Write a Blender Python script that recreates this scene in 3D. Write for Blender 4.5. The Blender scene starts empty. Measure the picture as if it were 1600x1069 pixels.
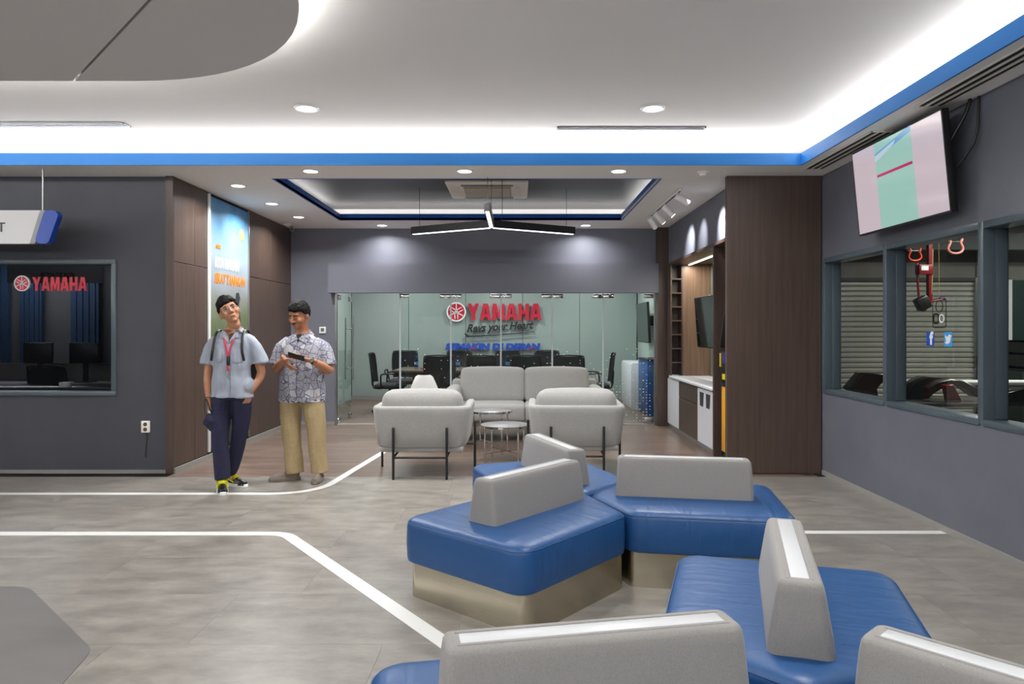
import bpy, bmesh, math, random
from mathutils import Vector, Matrix, noise, Euler
random.seed(7)
R = math.radians
SC = bpy.context.scene
COL = SC.collection

# ------------------------------------------------------------------ camera, world, exposure, lights
cam_d = bpy.data.cameras.new('camera'); cam = bpy.data.objects.new('camera', cam_d); COL.objects.link(cam)
cam.location = (0, 0, 1.4); cam.rotation_euler = (R(90), 0, 0)
cam_d.sensor_width = 36; cam_d.lens = 36 * 1100 / 1600
cam_d.shift_x = -9 / 1600; cam_d.shift_y = -18.5 / 1600
cam_d.clip_start = 0.05
SC.camera = cam
SC.view_settings.view_transform = 'Standard'; SC.view_settings.look = 'None'
SC.view_settings.exposure = 0.0; SC.view_settings.gamma = 1; SC.view_settings.use_curve_mapping = False
W = bpy.data.worlds.new('world'); SC.world = W; W.use_nodes = True
W.node_tree.nodes['Background'].inputs[0].default_value = (0.8, 0.9, 1, 1)
W.node_tree.nodes['Background'].inputs[1].default_value = 0.02

CEIL, UPPER, ISLAND = 2.9, 3.15, 3.0
def area(name, loc, sx, sy, power, col=(1, 0.992, 0.985), rot=(0, 0, 0), shape='RECTANGLE', spread=180):
    d = bpy.data.lights.new(name, 'AREA'); d.shape = shape; d.size = sx
    if shape in ('RECTANGLE', 'ELLIPSE'): d.size_y = sy
    d.energy = power; d.color = col; d.spread = R(spread)
    o = bpy.data.objects.new(name, d); o.location = loc; o.rotation_euler = rot; COL.objects.link(o); return o
UP = (R(180), 0, 0)
COVE = 8.2            # watts per metre of led strip
DOWN = 21.0            # watts of a downlight
# main cove: the back run and the right run, strips lying on the ledge and shining up
area('cove_strip', (-3.2, 6.60, 2.995), 11.6, 0.05, 11.6 * COVE, rot=(R(180+30), 0, 0))
area('cove_strip', (2.78, 1.4, 2.995), 0.05, 10.2, 10.2 * COVE * .7, rot=(R(180), R(-30), 0))
area('cove_strip', (-8.9, 1.5, 2.98), 0.05, 10.0, 10.0 * COVE * 2, rot=(R(180), R(50), 0))  # unseen left run, added to lift the ceiling and ambient light
area('cove_strip', (-3.0, -3.95, 2.9), 11.5, 0.05, 11.5 * COVE * 2.3, rot=(R(180-50), 0, 0))  # unseen rear run behind the camera, added as fill for the ceiling
# tray over the lounge
for loc, sx, sy in (((-0.5, 9.74, 2.97), 4.2, .04), ((-2.57, 8.3, 2.97), .04, 2.6), ((1.56, 8.3, 2.97), .04, 2.6)):
    area('tray_strip', loc, sx, sy, max(sx, sy) * 2.0, rot=UP)
# strips on top of the ceiling island
area('island_strip', (-5.6, 4.42, 3.065), 6.2, .04, 6.2 * 12, rot=(R(180-40), 0, 0))
area('island_strip', (-1.22, 0.8, 3.065), .04, 4.4, 4.4 * 16, rot=(R(180), R(40), 0))
for k in range(5):
    a = R(10 + k * 18)
    area('island_strip', (-2.45 + 1.28 * math.cos(a), 3.1 + 1.28 * math.sin(a), 3.065), .04, .4,   .4 * 22, rot=(R(180), 0, a))
# downlights: visible ones get their housings further down
DL_LOW = [(-1.95, 6.63), (-0.50, 6.63), (0.95, 6.63), (-2.90, 7.30), (-2.91, 8.33), (-2.90, 9.32), (-1.94, 10.06), (0.97, 10.06)]
DL_UP = [(-1.665, 5.55), (1.065, 5.55)]
for x, y in DL_LOW: area('downlight_lamp', (x, y, CEIL - .012), .13, .13, DOWN * (.55 if y > 10 else 1), shape='DISK', spread=150)
for x, y in DL_UP: area('downlight_lamp', (x, y, UPPER - .012), .15, .15, DOWN * 1.3, shape='DISK', spread=150)
# the rest of the showroom's downlights, behind and beside the camera
for x, y in ((1.065, 2.6), (1.065, -0.6), (-0.2, -2.6), (1.9, -2.6)):
    area('downlight_lamp', (x, y, UPPER - .012), .15, .15, DOWN * 1.7, shape='DISK', spread=150)
for x, y in ((-2.4, 1.4), (-4.6, 2.6), (-4.6, -0.6), (-2.4, -1.6), (-7, 1.5)):
    area('downlight_lamp', (x, y, ISLAND - .012), .15, .15, DOWN * 1.7, shape='DISK', spread=150)
# meeting room, workshop, cashier office
for x in (-2.3, -0.4, 1.4):
    area('meeting_lamp', (x, 11.6, 2.68), .5, .5, 30, col=(.97, 1, .99))
    area('meeting_lamp', (x, 13.1, 2.68), .3, .3, 22, col=(.97, 1, .99))
area('workshop_lamp', (5.6, 7.6, 2.95), 1.2, .3, 90, col=(1, .97, .9))
area('workshop_lamp', (7.5, 8.2, 2.95), 1.2, .3, 60, col=(1, .97, .9))
area('office_lamp', (-6.95, 10.0, 2.45), 1.4, .1, 20, col=(1, 1, 1))

# ------------------------------------------------------------------ materials
def lin(c):
    if isinstance(c, str): c = tuple(int(c[i:i+2], 16) / 255 for i in (0, 2, 4))
    return tuple((v / 12.92 if v <= .04045 else ((v + .055) / 1.055) ** 2.4) for v in c) + (1,)
class N:
    def __init__(s, name):
        s.m = bpy.data.materials.new(name); s.m.use_nodes = True
        s.nt = s.m.node_tree; s.b = s.nt.nodes['Principled BSDF']; s.out = s.nt.nodes['Material Output']
    def n(s, t, **kw):
        k = s.nt.nodes.new(t)
        for a, v in kw.items():
            if a.startswith('i_'): k.inputs[int(a[2:])].default_value = v
            else: setattr(k, a, v)
        return k
    def l(s, a, b): s.nt.links.new(a, b)
def mat(name, col, rough=.5, metal=0, spec=.5, emit=0, coat=0, sheen=0):
    w = N(name); b = w.b
    b.inputs['Base Color'].default_value = lin(col); b.inputs['Roughness'].default_value = rough
    b.inputs['Metallic'].default_value = metal; b.inputs['Specular IOR Level'].default_value = spec
    if emit: b.inputs['Emission Color'].default_value = lin(col); b.inputs['Emission Strength'].default_value = emit
    if coat: b.inputs['Coat Weight'].default_value = coat
    if sheen: b.inputs['Sheen Weight'].default_value = sheen
    return w.m
def noisy(name, c1, c2, scale=(3, 3, 3), detail=6, rough=.6, bump=0, bscale=200, metal=0, rvar=0, rand=0, spec=.5, lo=.3, hi=.7, coords='Object', c3=None, brough=.6, sheen=0, bump2=0, b2scale=6):
    w = N(name); b = w.b
    tc = w.n('ShaderNodeTexCoord'); mp = w.n('ShaderNodeMapping'); mp.inputs['Scale'].default_value = scale
    w.l(tc.outputs[coords], mp.inputs['Vector'])
    if rand:
        oi = w.n('ShaderNodeObjectInfo'); cv = w.n('ShaderNodeVectorMath', operation='SCALE')
        cx = w.n('ShaderNodeCombineXYZ'); w.l(oi.outputs['Random'], cx.inputs[0]); w.l(oi.outputs['Random'], cx.inputs[1]); w.l(oi.outputs['Random'], cx.inputs[2])
        w.l(cx.outputs[0], cv.inputs[0]); cv.inputs['Scale'].default_value = 37; w.l(cv.outputs[0], mp.inputs['Location'])
    nz = w.n('ShaderNodeTexNoise'); nz.inputs['Scale'].default_value = 1; nz.inputs['Detail'].default_value = detail; nz.inputs['Roughness'].default_value = brough
    w.l(mp.outputs[0], nz.inputs['Vector'])
    cr = w.n('ShaderNodeValToRGB'); e = cr.color_ramp.elements
    e[0].position = lo; e[0].color = lin(c1); e[1].position = hi; e[1].color = lin(c2)
    if c3: k = e.new((lo + hi) / 2); k.color = lin(c3)
    w.l(nz.outputs['Fac'], cr.inputs[0]); last = cr.outputs[0]
    if rand:
        hs = w.n('ShaderNodeHueSaturation'); mr = w.n('ShaderNodeMapRange')
        mr.inputs['To Min'].default_value = 1 - rand; mr.inputs['To Max'].default_value = 1 + rand
        w.l(oi.outputs['Random'], mr.inputs['Value']); w.l(mr.outputs[0], hs.inputs['Value']); w.l(last, hs.inputs['Color']); last = hs.outputs[0]
    w.l(last, b.inputs['Base Color'])
    b.inputs['Roughness'].default_value = rough; b.inputs['Metallic'].default_value = metal; b.inputs['Specular IOR Level'].default_value = spec
    if sheen: b.inputs['Sheen Weight'].default_value = sheen
    if rvar:
        mr = w.n('ShaderNodeMapRange'); mr.inputs['To Min'].default_value = rough - rvar; mr.inputs['To Max'].default_value = rough + rvar
        w.l(nz.outputs['Fac'], mr.inputs['Value']); w.l(mr.outputs[0], b.inputs['Roughness'])
    nrm = None
    if bump:
        n2 = w.n('ShaderNodeTexNoise'); n2.inputs['Scale'].default_value = bscale; n2.inputs['Detail'].default_value = 3
        w.l(tc.outputs[coords], n2.inputs['Vector'])
        bp = w.n('ShaderNodeBump'); bp.inputs['Strength'].default_value = bump; bp.inputs['Distance'].default_value = .002
        w.l(n2.outputs['Fac'], bp.inputs['Height']); nrm = bp
    if bump2:
        n3 = w.n('ShaderNodeTexNoise'); n3.inputs['Scale'].default_value = b2scale; n3.inputs['Detail'].default_value = 2; n3.inputs['Distortion'].default_value = .6
        w.l(tc.outputs[coords], n3.inputs['Vector'])
        b3 = w.n('ShaderNodeBump'); b3.inputs['Strength'].default_value = bump2; b3.inputs['Distance'].default_value = .02
        w.l(n3.outputs['Fac'], b3.inputs['Height'])
        if nrm: w.l(nrm.outputs[0], b3.inputs['Normal'])
        nrm = b3
    if nrm: w.l(nrm.outputs[0], b.inputs['Normal'])
    return w.m
def glassmat(name, tint, ior=1.5, refl=1.0, rough=0.0):
    w = N(name); w.nt.nodes.remove(w.b)
    tr = w.n('ShaderNodeBsdfTransparent'); tr.inputs[0].default_value = tint + (1,)
    gl = w.n('ShaderNodeBsdfGlossy'); gl.inputs['Roughness'].default_value = rough; gl.inputs[0].default_value = (refl, refl, refl, 1)
    fr = w.n('ShaderNodeFresnel'); fr.inputs['IOR'].default_value = ior
    ge = w.n('ShaderNodeNewGeometry'); sb = w.n('ShaderNodeMath', operation='SUBTRACT'); sb.inputs[0].default_value = 1; w.l(ge.outputs['Backfacing'], sb.inputs[1])
    mu = w.n('ShaderNodeMath', operation='MULTIPLY'); w.l(fr.outputs[0], mu.inputs[0]); w.l(sb.outputs[0], mu.inputs[1])
    mx = w.n('ShaderNodeMixShader'); w.l(mu.outputs[0], mx.inputs[0]); w.l(tr.outputs[0], mx.inputs[1]); w.l(gl.outputs[0], mx.inputs[2])
    w.l(mx.outputs[0], w.out.inputs[0]); return w.m

M = {}
M['ceiling'] = noisy('ceiling_paint', 'efece8', 'f2efeb', (.6, .6, .6), rough=.7, bump2=.16, b2scale=1.1)
M['soffit'] = mat('soffit_paint', 'f3f0ed', .8)
M['island'] = mat('island_paint', 'd4d1d0', .85)
M['blue_fascia'] = mat('blue_fascia_paint', '1c7acb', .5)
M['tray_blue'] = mat('tray_fascia_paint', '1e62c4', .5)
M['darkwall'] = noisy('charcoal_wall_paint', '3d3f47', '44464e', (1.5, 1.5, 1.5), rough=.62, bump=.15, bscale=90)
M['midwall'] = noisy('slate_wall_paint', '6b6d79', '72747f', (1.5, 1.5, 1.5), rough=.6, bump=.1, bscale=90)
M['rightwall'] = noisy('blue_grey_wall_paint', '5f616c', '686b74', (2, 2, 2), rough=.55, bump=.2, bscale=60, bump2=.1)
M['frame_paint'] = noisy('blue_grey_gloss_paint', '4b575f', '515e66', (3, 3, 3), rough=.3, bump=.1, bscale=40, bump2=.25, b2scale=9)
M['wood'] = noisy('walnut_laminate', '42342d', '57473e', (30, 30, 1.2), rough=.42, bump=.08, bscale=150, rand=.05, lo=.25, hi=.75)
M['woodx'] = noisy('walnut_laminate_dark', '40322d', '52423b', (26, 26, 1.0), rough=.4, bump=.08, bscale=150, rand=.06, lo=.25, hi=.75)
M['niche_wood'] = noisy('oak_laminate', '5f4a3a', '7a6150', (30, 30, 1.2), rough=.45, rand=.03)
M['plank'] = noisy('floor_plank', '5f4f47', '857266', (1.3, 26, 5), rough=.3, rvar=.05, bump=.04, bscale=120, rand=.09, lo=.3, hi=.7, detail=8, coords='Object')
M['tile'] = noisy('grey_vinyl_tile', '74706a', '969189', (3.6, 8, 3), rough=.33, rvar=.1, bump=.05, bscale=80, rand=.04, lo=.34, hi=.68, detail=10, brough=.68)
M['tile_dark'] = noisy('dark_vinyl', '63605f', '74716f', (2.2, 4, 3), rough=.35, rvar=.06, lo=.25, hi=.75, detail=9)
M['stripe'] = mat('white_floor_stripe', 'e2e2df', .35)
M['skirt'] = mat('grey_skirting', '8e8c88', .5)
M['glass'] = glassmat('clear_glass', (.93, .97, .955), 1.45)
M['winglass'] = glassmat('window_glass', (.8, .84, .82), 1.5)
M['officeglass'] = glassmat('tinted_glass', (.72, .74, .76), 1.5)
M['glass_edge'] = mat('glass_edge', 'b9c4c8', .2)
M['chrome'] = mat('chrome', 'd8d8d8', .1, 1)
M['steel'] = mat('satin_steel', 'a8a8a8', .3, 1)
M['base_steel'] = noisy('brushed_champagne_steel', 'bcb4a0', 'c4bcaa', (2, 2, 160), rough=.27, metal=1, bump=.03, bscale=12)
M['black'] = mat('black_metal', '1a1a1b', .4)
M['blackplastic'] = mat('black_plastic', '151516', .35)
M['darkfabric'] = noisy('black_mesh_fabric', '1d1e20', '2a2b2e', (200, 200, 200), rough=.8)
M['white'] = mat('white_plastic', 'f2f2f0', .35)
M['whitelam'] = mat('white_laminate', 'd9dae0', .35)
M['offwhite'] = mat('warm_white_plastic', 'f3ede4', .4)
M['sofa'] = noisy('light_grey_upholstery', '91908d', '9b9a97', (60, 60, 60), rough=.9, bump=.25, bscale=500, sheen=.2, bump2=.12, b2scale=5)
M['felt'] = noisy('grey_felt', '827f7c', '8d8b88', (220, 220, 220), rough=.95, bump=.3, bscale=450, sheen=.2, detail=3)
def leather():
    w = N('blue_leatherette'); b = w.b
    tc = w.n('ShaderNodeTexCoord')
    b.inputs['Base Color'].default_value = lin('1b4a7e'); b.inputs['Roughness'].default_value = .42
    b.inputs['Specular IOR Level'].default_value = .5
    n1 = w.n('ShaderNodeTexNoise'); n1.inputs['Scale'].default_value = 320; w.l(tc.outputs['Object'], n1.inputs['Vector'])
    b1 = w.n('ShaderNodeBump'); b1.inputs['Strength'].default_value = .12; b1.inputs['Distance'].default_value = .001; w.l(n1.outputs['Fac'], b1.inputs['Height'])
    mp = w.n('ShaderNodeMapping'); mp.inputs['Scale'].default_value = (9, 2.2, 3); mp.inputs['Rotation'].default_value = (0, 0, .5); w.l(tc.outputs['Object'], mp.inputs['Vector'])
    n2 = w.n('ShaderNodeTexNoise'); n2.inputs['Scale'].default_value = 1.4; n2.inputs['Detail'].default_value = 2; n2.inputs['Distortion'].default_value = .8; w.l(mp.outputs[0], n2.inputs['Vector'])
    b2 = w.n('ShaderNodeBump'); b2.inputs['Strength'].default_value = .34; b2.inputs['Distance'].default_value = .02; w.l(n2.outputs['Fac'], b2.inputs['Height'])
    w.l(b1.outputs[0], b2.inputs['Normal']); w.l(b2.outputs[0], b.inputs['Normal']); return w.m
M['blue'] = leather()
M['strip'] = mat('white_acrylic_strip', 'c4c6c8', .35)
M['emit'] = mat('lamp_diffuser', 'ffffff', .5, emit=6)
M['emit_led'] = mat('led_diffuser', 'ffffff', .5, emit=3)
M['emit_warm'] = mat('warm_led_diffuser', 'fff6e2', .5, emit=5)
M['red'] = mat('red_acrylic', 'c01030', .3)
M['signwhite'] = mat('white_acrylic', 'e9e9ea', .3)
M['signblue'] = mat('blue_acrylic', '1446ac', .3)
M['signblack'] = mat('black_acrylic', '141414', .3)
M['yellow'] = mat('yellow_board', 'e8a31c', .4)
M['brightyellow'] = mat('yellow_label', 'e6d21e', .4)
M['purple'] = mat('purple_print', '3a2a8a', .4)
M['orange'] = mat('orange_print', 'f08a1c', .4)
M['meetwall'] = noisy('pale_green_glass_panel', '929c99', '98a29f', (1, 1, 1), rough=.25)
M['shadowgap'] = mat('dark_gap', '202224', .8)
M['shutter'] = noisy('galvanised_shutter', '97958e', 'adaba4', (3, 6, 20), rough=.45, metal=.3)
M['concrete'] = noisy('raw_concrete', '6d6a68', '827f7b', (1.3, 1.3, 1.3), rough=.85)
M['crane'] = mat('red_enamel', '7c1822', .35)
M['orangepl'] = mat('orange_red_enamel', 'f0482a', .35)
M['pinkpl'] = mat('faded_pink_enamel', 'd98a80', .35)
M['tvscreen_off'] = mat('dark_screen', '14211f', .08)
M['navycurtain'] = noisy('navy_panel', '0c2b4a', '14365a', (60, 60, 60), rough=.8)
M['fbblue'] = mat('blue_sticker', '1550b0', .4)
M['twblue'] = mat('light_blue_sticker', '3a96d8', .4)
M['tray'] = noisy('fluted_metal_ceiling', '6b6b6b', '8b8b8b', (.6, 3, 1), rough=.35, metal=.55)
def flutes():
    w = N('fluted_metal_ceiling'); b = w.b; tc = w.n('ShaderNodeTexCoord')
    b.inputs['Base Color'].default_value = lin('585756'); b.inputs['Roughness'].default_value = .42; b.inputs['Metallic'].default_value = .6
    wv = w.n('ShaderNodeTexWave'); wv.inputs['Scale'].default_value = 30; wv.bands_direction = 'X'; w.l(tc.outputs['Object'], wv.inputs['Vector'])
    bp = w.n('ShaderNodeBump'); bp.inputs['Strength'].default_value = .3; bp.inputs['Distance'].default_value = .005; w.l(wv.outputs['Fac'], bp.inputs['Height']); w.l(bp.outputs[0], b.inputs['Normal'])
    return w.m
M['tray'] = flutes()
M['skin1'] = noisy('skin', 'b27b5c', 'bd8768', (18, 18, 18), rough=.5, coords='Object')
M['skin2'] = noisy('skin_tan', 'a06a4c', 'ac7557', (18, 18, 18), rough=.5)
M['hair'] = noisy('black_hair', '0a0909', '171615', (90, 90, 25), rough=.7, spec=.2, bump=.8, bscale=140)
M['shirt1'] = noisy('pale_blue_cotton', '979eac', 'a1a8b5', (40, 40, 6), rough=.85, bump=.2, bscale=600)
M['navy'] = noisy('navy_cotton', '1f1f3a', '282846', (60, 60, 60), rough=.85, bump=.2, bscale=600)
M['khaki'] = noisy('khaki_cotton', 'a08c66', 'ad9973', (50, 50, 50), rough=.85, bump=.2, bscale=600)
M['taupe'] = noisy('taupe_canvas', '736a60', '80766b', (80, 80, 80), rough=.9, bump=.3, bscale=500)
M['lace'] = mat('neon_yellow_lace', 'd6d51c', .6)
M['lanyard'] = mat('red_lanyard_ribbon', 'b8324a', .6)
M['lips'] = mat('lips', '8a4a42', .5)
M['eye_white'] = mat('eye_white', 'd8d2cc', .3)
M['iris'] = mat('dark_iris', '1a100c', .2)
def batik():
    w = N('batik_cotton'); b = w.b; tc = w.n('ShaderNodeTexCoord'); b.inputs['Roughness'].default_value = .85
    v1 = w.n('ShaderNodeTexVoronoi'); v1.inputs['Scale'].default_value = 15; v1.inputs['Randomness'].default_value = .75; w.l(tc.outputs['Object'], v1.inputs['Vector'])
    ve = w.n('ShaderNodeTexVoronoi', feature='DISTANCE_TO_EDGE'); ve.inputs['Scale'].default_value = 15; ve.inputs['Randomness'].default_value = .75; w.l(tc.outputs['Object'], ve.inputs['Vector'])
    fine = w.n('ShaderNodeTexVoronoi', feature='DISTANCE_TO_EDGE'); fine.inputs['Scale'].default_value = 120; w.l(tc.outputs['Object'], fine.inputs['Vector'])
    lt = w.n('ShaderNodeMath', operation='LESS_THAN'); lt.inputs[1].default_value = .095; w.l(fine.outputs[0], lt.inputs[0])
    sep = w.n('ShaderNodeSeparateColor'); w.l(v1.outputs['Color'], sep.inputs[0])
    gt = w.n('ShaderNodeMath', operation='GREATER_THAN'); gt.inputs[1].default_value = .80; w.l(sep.outputs[0], gt.inputs[0])
    inv = w.n('ShaderNodeMath', operation='SUBTRACT'); inv.inputs[0].default_value = 1; w.l(gt.outputs[0], inv.inputs[1])
    ml = w.n('ShaderNodeMath', operation='MULTIPLY'); w.l(lt.outputs[0], ml.inputs[0]); w.l(inv.outputs[0], ml.inputs[1])
    ed = w.n('ShaderNodeMath', operation='LESS_THAN'); ed.inputs[1].default_value = .035; w.l(ve.outputs[0], ed.inputs[0])
    mx = w.n('ShaderNodeMath', operation='MAXIMUM'); w.l(ml.outputs[0], mx.inputs[0]); w.l(ed.outputs[0], mx.inputs[1])
    mc = w.n('ShaderNodeMix', data_type='RGBA'); mc.inputs[6].default_value = lin('bdbcbf'); mc.inputs[7].default_value = lin('53556f')
    w.l(mx.outputs[0], mc.inputs[0]); w.l(mc.outputs[2], b.inputs['Base Color']); return w.m
M['batik'] = batik()

# ------------------------------------------------------------------ mesh helpers
def nb(): return bmesh.new()
def box(bm, x0, x1, y0, y1, z0, z1, bev=0, seg=2):
    m = Matrix.Translation(((x0+x1)/2, (y0+y1)/2, (z0+z1)/2)) @ Matrix.Diagonal((abs(x1-x0), abs(y1-y0), abs(z1-z0), 1))
    r = bmesh.ops.create_cube(bm, size=1, matrix=m)
    if bev:
        es = list({e for v in r['verts'] for e in v.link_edges})
        bmesh.ops.bevel(bm, geom=es, offset=bev, segments=seg, affect='EDGES', profile=.5)
    return bm
def cyl(bm, p0, p1, r0, r1=None, seg=16):
    p0, p1 = Vector(p0), Vector(p1); r1 = r0 if r1 is None else r1; d = p1 - p0
    q = d.to_track_quat('Z', 'Y').to_matrix().to_4x4()
    bmesh.ops.create_cone(bm, cap_ends=True, segments=seg, radius1=r0, radius2=r1, depth=d.length, matrix=Matrix.Translation((p0+p1)/2) @ q)
    return bm
def ball(bm, c, r, rot=None, u=20, v=12):
    r = (r, r, r) if isinstance(r, (int, float)) else r
    m = Matrix.Translation(c) @ (rot or Matrix()) @ Matrix.Diagonal((*r, 1))
    return bmesh.ops.create_uvsphere(bm, u_segments=u, v_segments=v, radius=1, matrix=m)
def rings(bm, secs, close=True, caps=True):
    vs = [[bm.verts.new(p) for p in s] for s in secs]
    n = len(vs[0])
    for a, b in zip(vs, vs[1:]):
        for i in range(n if close else n-1):
            j = (i+1) % n; bm.faces.new((a[i], a[j], b[j], b[i]))
    if caps and close: bm.faces.new(vs[0][::-1]); bm.faces.new(vs[-1])
    return vs
def catmull(pts, n):
    out = []; P = [pts[0]] + list(pts) + [pts[-1]]
    for i in range(1, len(P)-2):
        for k in range(n):
            t = k/n; a, b, c, d = P[i-1], P[i], P[i+1], P[i+2]
            out.append(.5*((2*b)+(c-a)*t+(2*a-5*b+4*c-d)*t*t+(3*b-a-3*c+d)*t**3))
    out.append(P[-2]); return out
def tube(bm, pts, rad, side=(1, 0, 0), seg=14, sub=1, round_ends=True):
    """swept ellipse; rad: number or list of (a,b) with a along side"""
    pts = [Vector(p) for p in pts]
    rad = [rad]*len(pts) if isinstance(rad, (int, float)) else list(rad)
    rad = [Vector((r, r)) if isinstance(r, (int, float)) else Vector(r) for r in rad]
    if sub > 1: pts, rad = catmull(pts, sub), catmull(rad, sub)
    if round_ends:
        t0 = (pts[0]-pts[1]).normalized(); t1 = (pts[-1]-pts[-2]).normalized(); p0, r0, p1, r1 = pts[0], rad[0], pts[-1], rad[-1]
        e0 = [(p0 + t0*min(r0)*math.sin(a), r0*math.cos(a)) for a in (1.45, 1.0, .5)]
        e1 = [(p1 + t1*min(r1)*math.sin(a), r1*math.cos(a)) for a in (.5, 1.0, 1.45)]
        pts = [e[0] for e in e0] + pts + [e[0] for e in e1]; rad = [e[1] for e in e0] + rad + [e[1] for e in e1]
    s = Vector(side); secs = []
    for i, p in enumerate(pts):
        t = (pts[min(i+1, len(pts)-1)] - pts[max(i-1, 0)]).normalized()
        u = s - t*s.dot(t)
        if u.length < 1e-3: u = Vector((0, 1, 0)) - t*t.y
        u.normalize(); s = u; v = t.cross(u); a, b = rad[i]
        secs.append([p + u*a*math.cos(2*math.pi*k/seg) + v*b*math.sin(2*math.pi*k/seg) for k in range(seg)])
    rings(bm, secs); return bm
def lathe(bm, prof, c=(0, 0, 0), seg=24):
    c = Vector(c)
    rings(bm, [[c + Vector((r*math.cos(2*math.pi*k/seg), r*math.sin(2*math.pi*k/seg), z)) for k in range(seg)] for r, z in prof], caps=prof[0] != prof[-1]); return bm
def inset_poly(poly, d):
    n = len(poly); out = []
    L = []
    for i in range(n):
        a, b = Vector(poly[i]), Vector(poly[(i+1) % n]); e = (b-a).normalized(); nn = Vector((-e.y, e.x)); L.append((a + nn*d, e))
    for i in range(n):
        (p, e), (q, f) = L[i-1], L[i]; den = e.x*f.y - e.y*f.x; w = q-p
        out.append(p + e*((w.x*f.y - w.y*f.x)/den))
    return out
def round_poly(poly, r, k=5):
    n = len(poly); out = []
    for i in range(n):
        p, a, b = Vector(poly[i]), Vector(poly[i-1]), Vector(poly[(i+1) % n])
        u, v = (a-p).normalized(), (b-p).normalized(); ang = u.angle(v); t = min(r/math.tan(ang/2), .45*min((a-p).length, (b-p).length))
        rr = t*math.tan(ang/2); c = p + (u+v).normalized()*(rr/math.sin(ang/2)); s, e = p+u*t, p+v*t
        a0 = math.atan2(s.y-c.y, s.x-c.x); a1 = math.atan2(e.y-c.y, e.x-c.x); da = (a1-a0+math.pi) % (2*math.pi) - math.pi
        for j in range(k+1): out.append(c + rr*Vector((math.cos(a0+da*j/k), math.sin(a0+da*j/k))))
    return out
def stackpoly(bm, poly, prof, r, k=5):
    """poly ccw; prof: list of (inset, z)"""
    rings(bm, [[Vector((p.x, p.y, z)) for p in round_poly(inset_poly(poly, d), max(r-d, .004), k)] for d, z in prof]); return bm
def prism(bm, poly, z0, z1):
    rings(bm, [[Vector((p[0], p[1], z)) for p in poly] for z in (z0, z1)]); return bm
def cushion(bm, x0, x1, y0, y1, z0, z1, r=.05, puff=.02, n=10):
    """soft box: superellipsoid-like rounding with a slight belly"""
    cx, cy, cz = (x0+x1)/2, (y0+y1)/2, (z0+z1)/2; hx, hy, hz = (x1-x0)/2, (y1-y0)/2, (z1-z0)/2
    old = set(bm.verts); res = bmesh.ops.create_cube(bm, size=2); vs = res['verts']
    es = list({e for v in vs for e in v.link_edges})
    g = bmesh.ops.subdivide_edges(bm, edges=es, cuts=n, use_grid_fill=True)
    allv = [v for v in bm.verts if v not in old]
    for v in allv:
        c = v.co
        # denser sampling near the edges
        f = [math.copysign(1-(1-abs(t))**1.6, t) for t in c]
        p = Vector((f[0]*hx, f[1]*hy, f[2]*hz))
        q = Vector((max(-hx+r, min(hx-r, p.x)), max(-hy+r, min(hy-r, p.y)), max(-hz+r, min(hz-r, p.z)))); d = p-q
        if d.length > 0: p = q + d.normalized()*min(r, max(abs(d.x), abs(d.y), abs(d.z)))
        b = puff
        u = Vector((1-(p.x/hx)**2, 1-(p.y/hy)**2, 1-(p.z/hz)**2))
        p.x += math.copysign(b*max(u.y, 0)*max(u.z, 0), c.x)*abs(c.x)
        p.y += math.copysign(b*max(u.x, 0)*max(u.z, 0), c.y)*abs(c.y)
        p.z += math.copysign(b*max(u.x, 0)*max(u.y, 0), c.z)*abs(c.z)
        v.co = p + Vector((cx, cy, cz))
    return bm
def xf(bm, m): bmesh.ops.transform(bm, matrix=m, verts=bm.verts); return bm
MW = {}
def to_mesh(bm, name, smooth=True):
    bmesh.ops.recalc_face_normals(bm, faces=bm.faces)
    me = bpy.data.meshes.new(name); bm.to_mesh(me); bm.free()
    if smooth:
        me.shade_smooth()
        me.set_sharp_from_angle(angle=R(38))
    return me
def tag(o, label=None, cat=None, group=None, kind=None):
    if label: o['label'] = label
    if cat: o['category'] = cat
    if group: o['group'] = group
    if kind: o['kind'] = kind
    return o
def thing(name, label, cat, loc=(0, 0, 0), rz=0, group=None, kind=None):
    o = bpy.data.objects.new(name, None); COL.objects.link(o); o.empty_display_size = .1
    o.location = loc; o.rotation_euler = (0, 0, rz); MW[o.name] = Matrix.Translation(loc) @ Matrix.Rotation(rz, 4, 'Z')
    return tag(o, label, cat, group, kind)
def P(name, g, m, parent=None, label=None, cat=None, group=None, kind=None, world=False, smooth=True, pos=None):
    """link geometry g (bmesh or mesh) as one object; world=True: coordinates are world ones"""
    me = to_mesh(g, name, smooth) if isinstance(g, bmesh.types.BMesh) else g
    o = bpy.data.objects.new(name, me)
    if m is not None and not me.materials:
        for x in (m if isinstance(m, (list, tuple)) else [m]): me.materials.append(M[x] if isinstance(x, str) else x)
    COL.objects.link(o)
    if parent is not None:
        o.parent = parent; MW[o.name] = MW[parent.name].copy()
        if world: me.transform(MW[parent.name].inverted())
        if pos is not None: o.location = pos; MW[o.name] = MW[o.name] @ Matrix.Translation(pos)
    else:
        if pos is None and len(me.vertices):
            xs = [v.co for v in me.vertices]; c = Vector(((min(v.x for v in xs)+max(v.x for v in xs))/2, (min(v.y for v in xs)+max(v.y for v in xs))/2, min(v.z for v in xs)))
            me.transform(Matrix.Translation(-c)); pos = c
        o.location = pos or (0, 0, 0); MW[o.name] = Matrix.Translation(o.location)
    return tag(o, label, cat, group, kind)
def S(name, g, m, parent=None, **k):
    return P(name, g, m, parent, kind='structure' if parent is None else None, world=True, smooth=False, **k)
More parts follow.
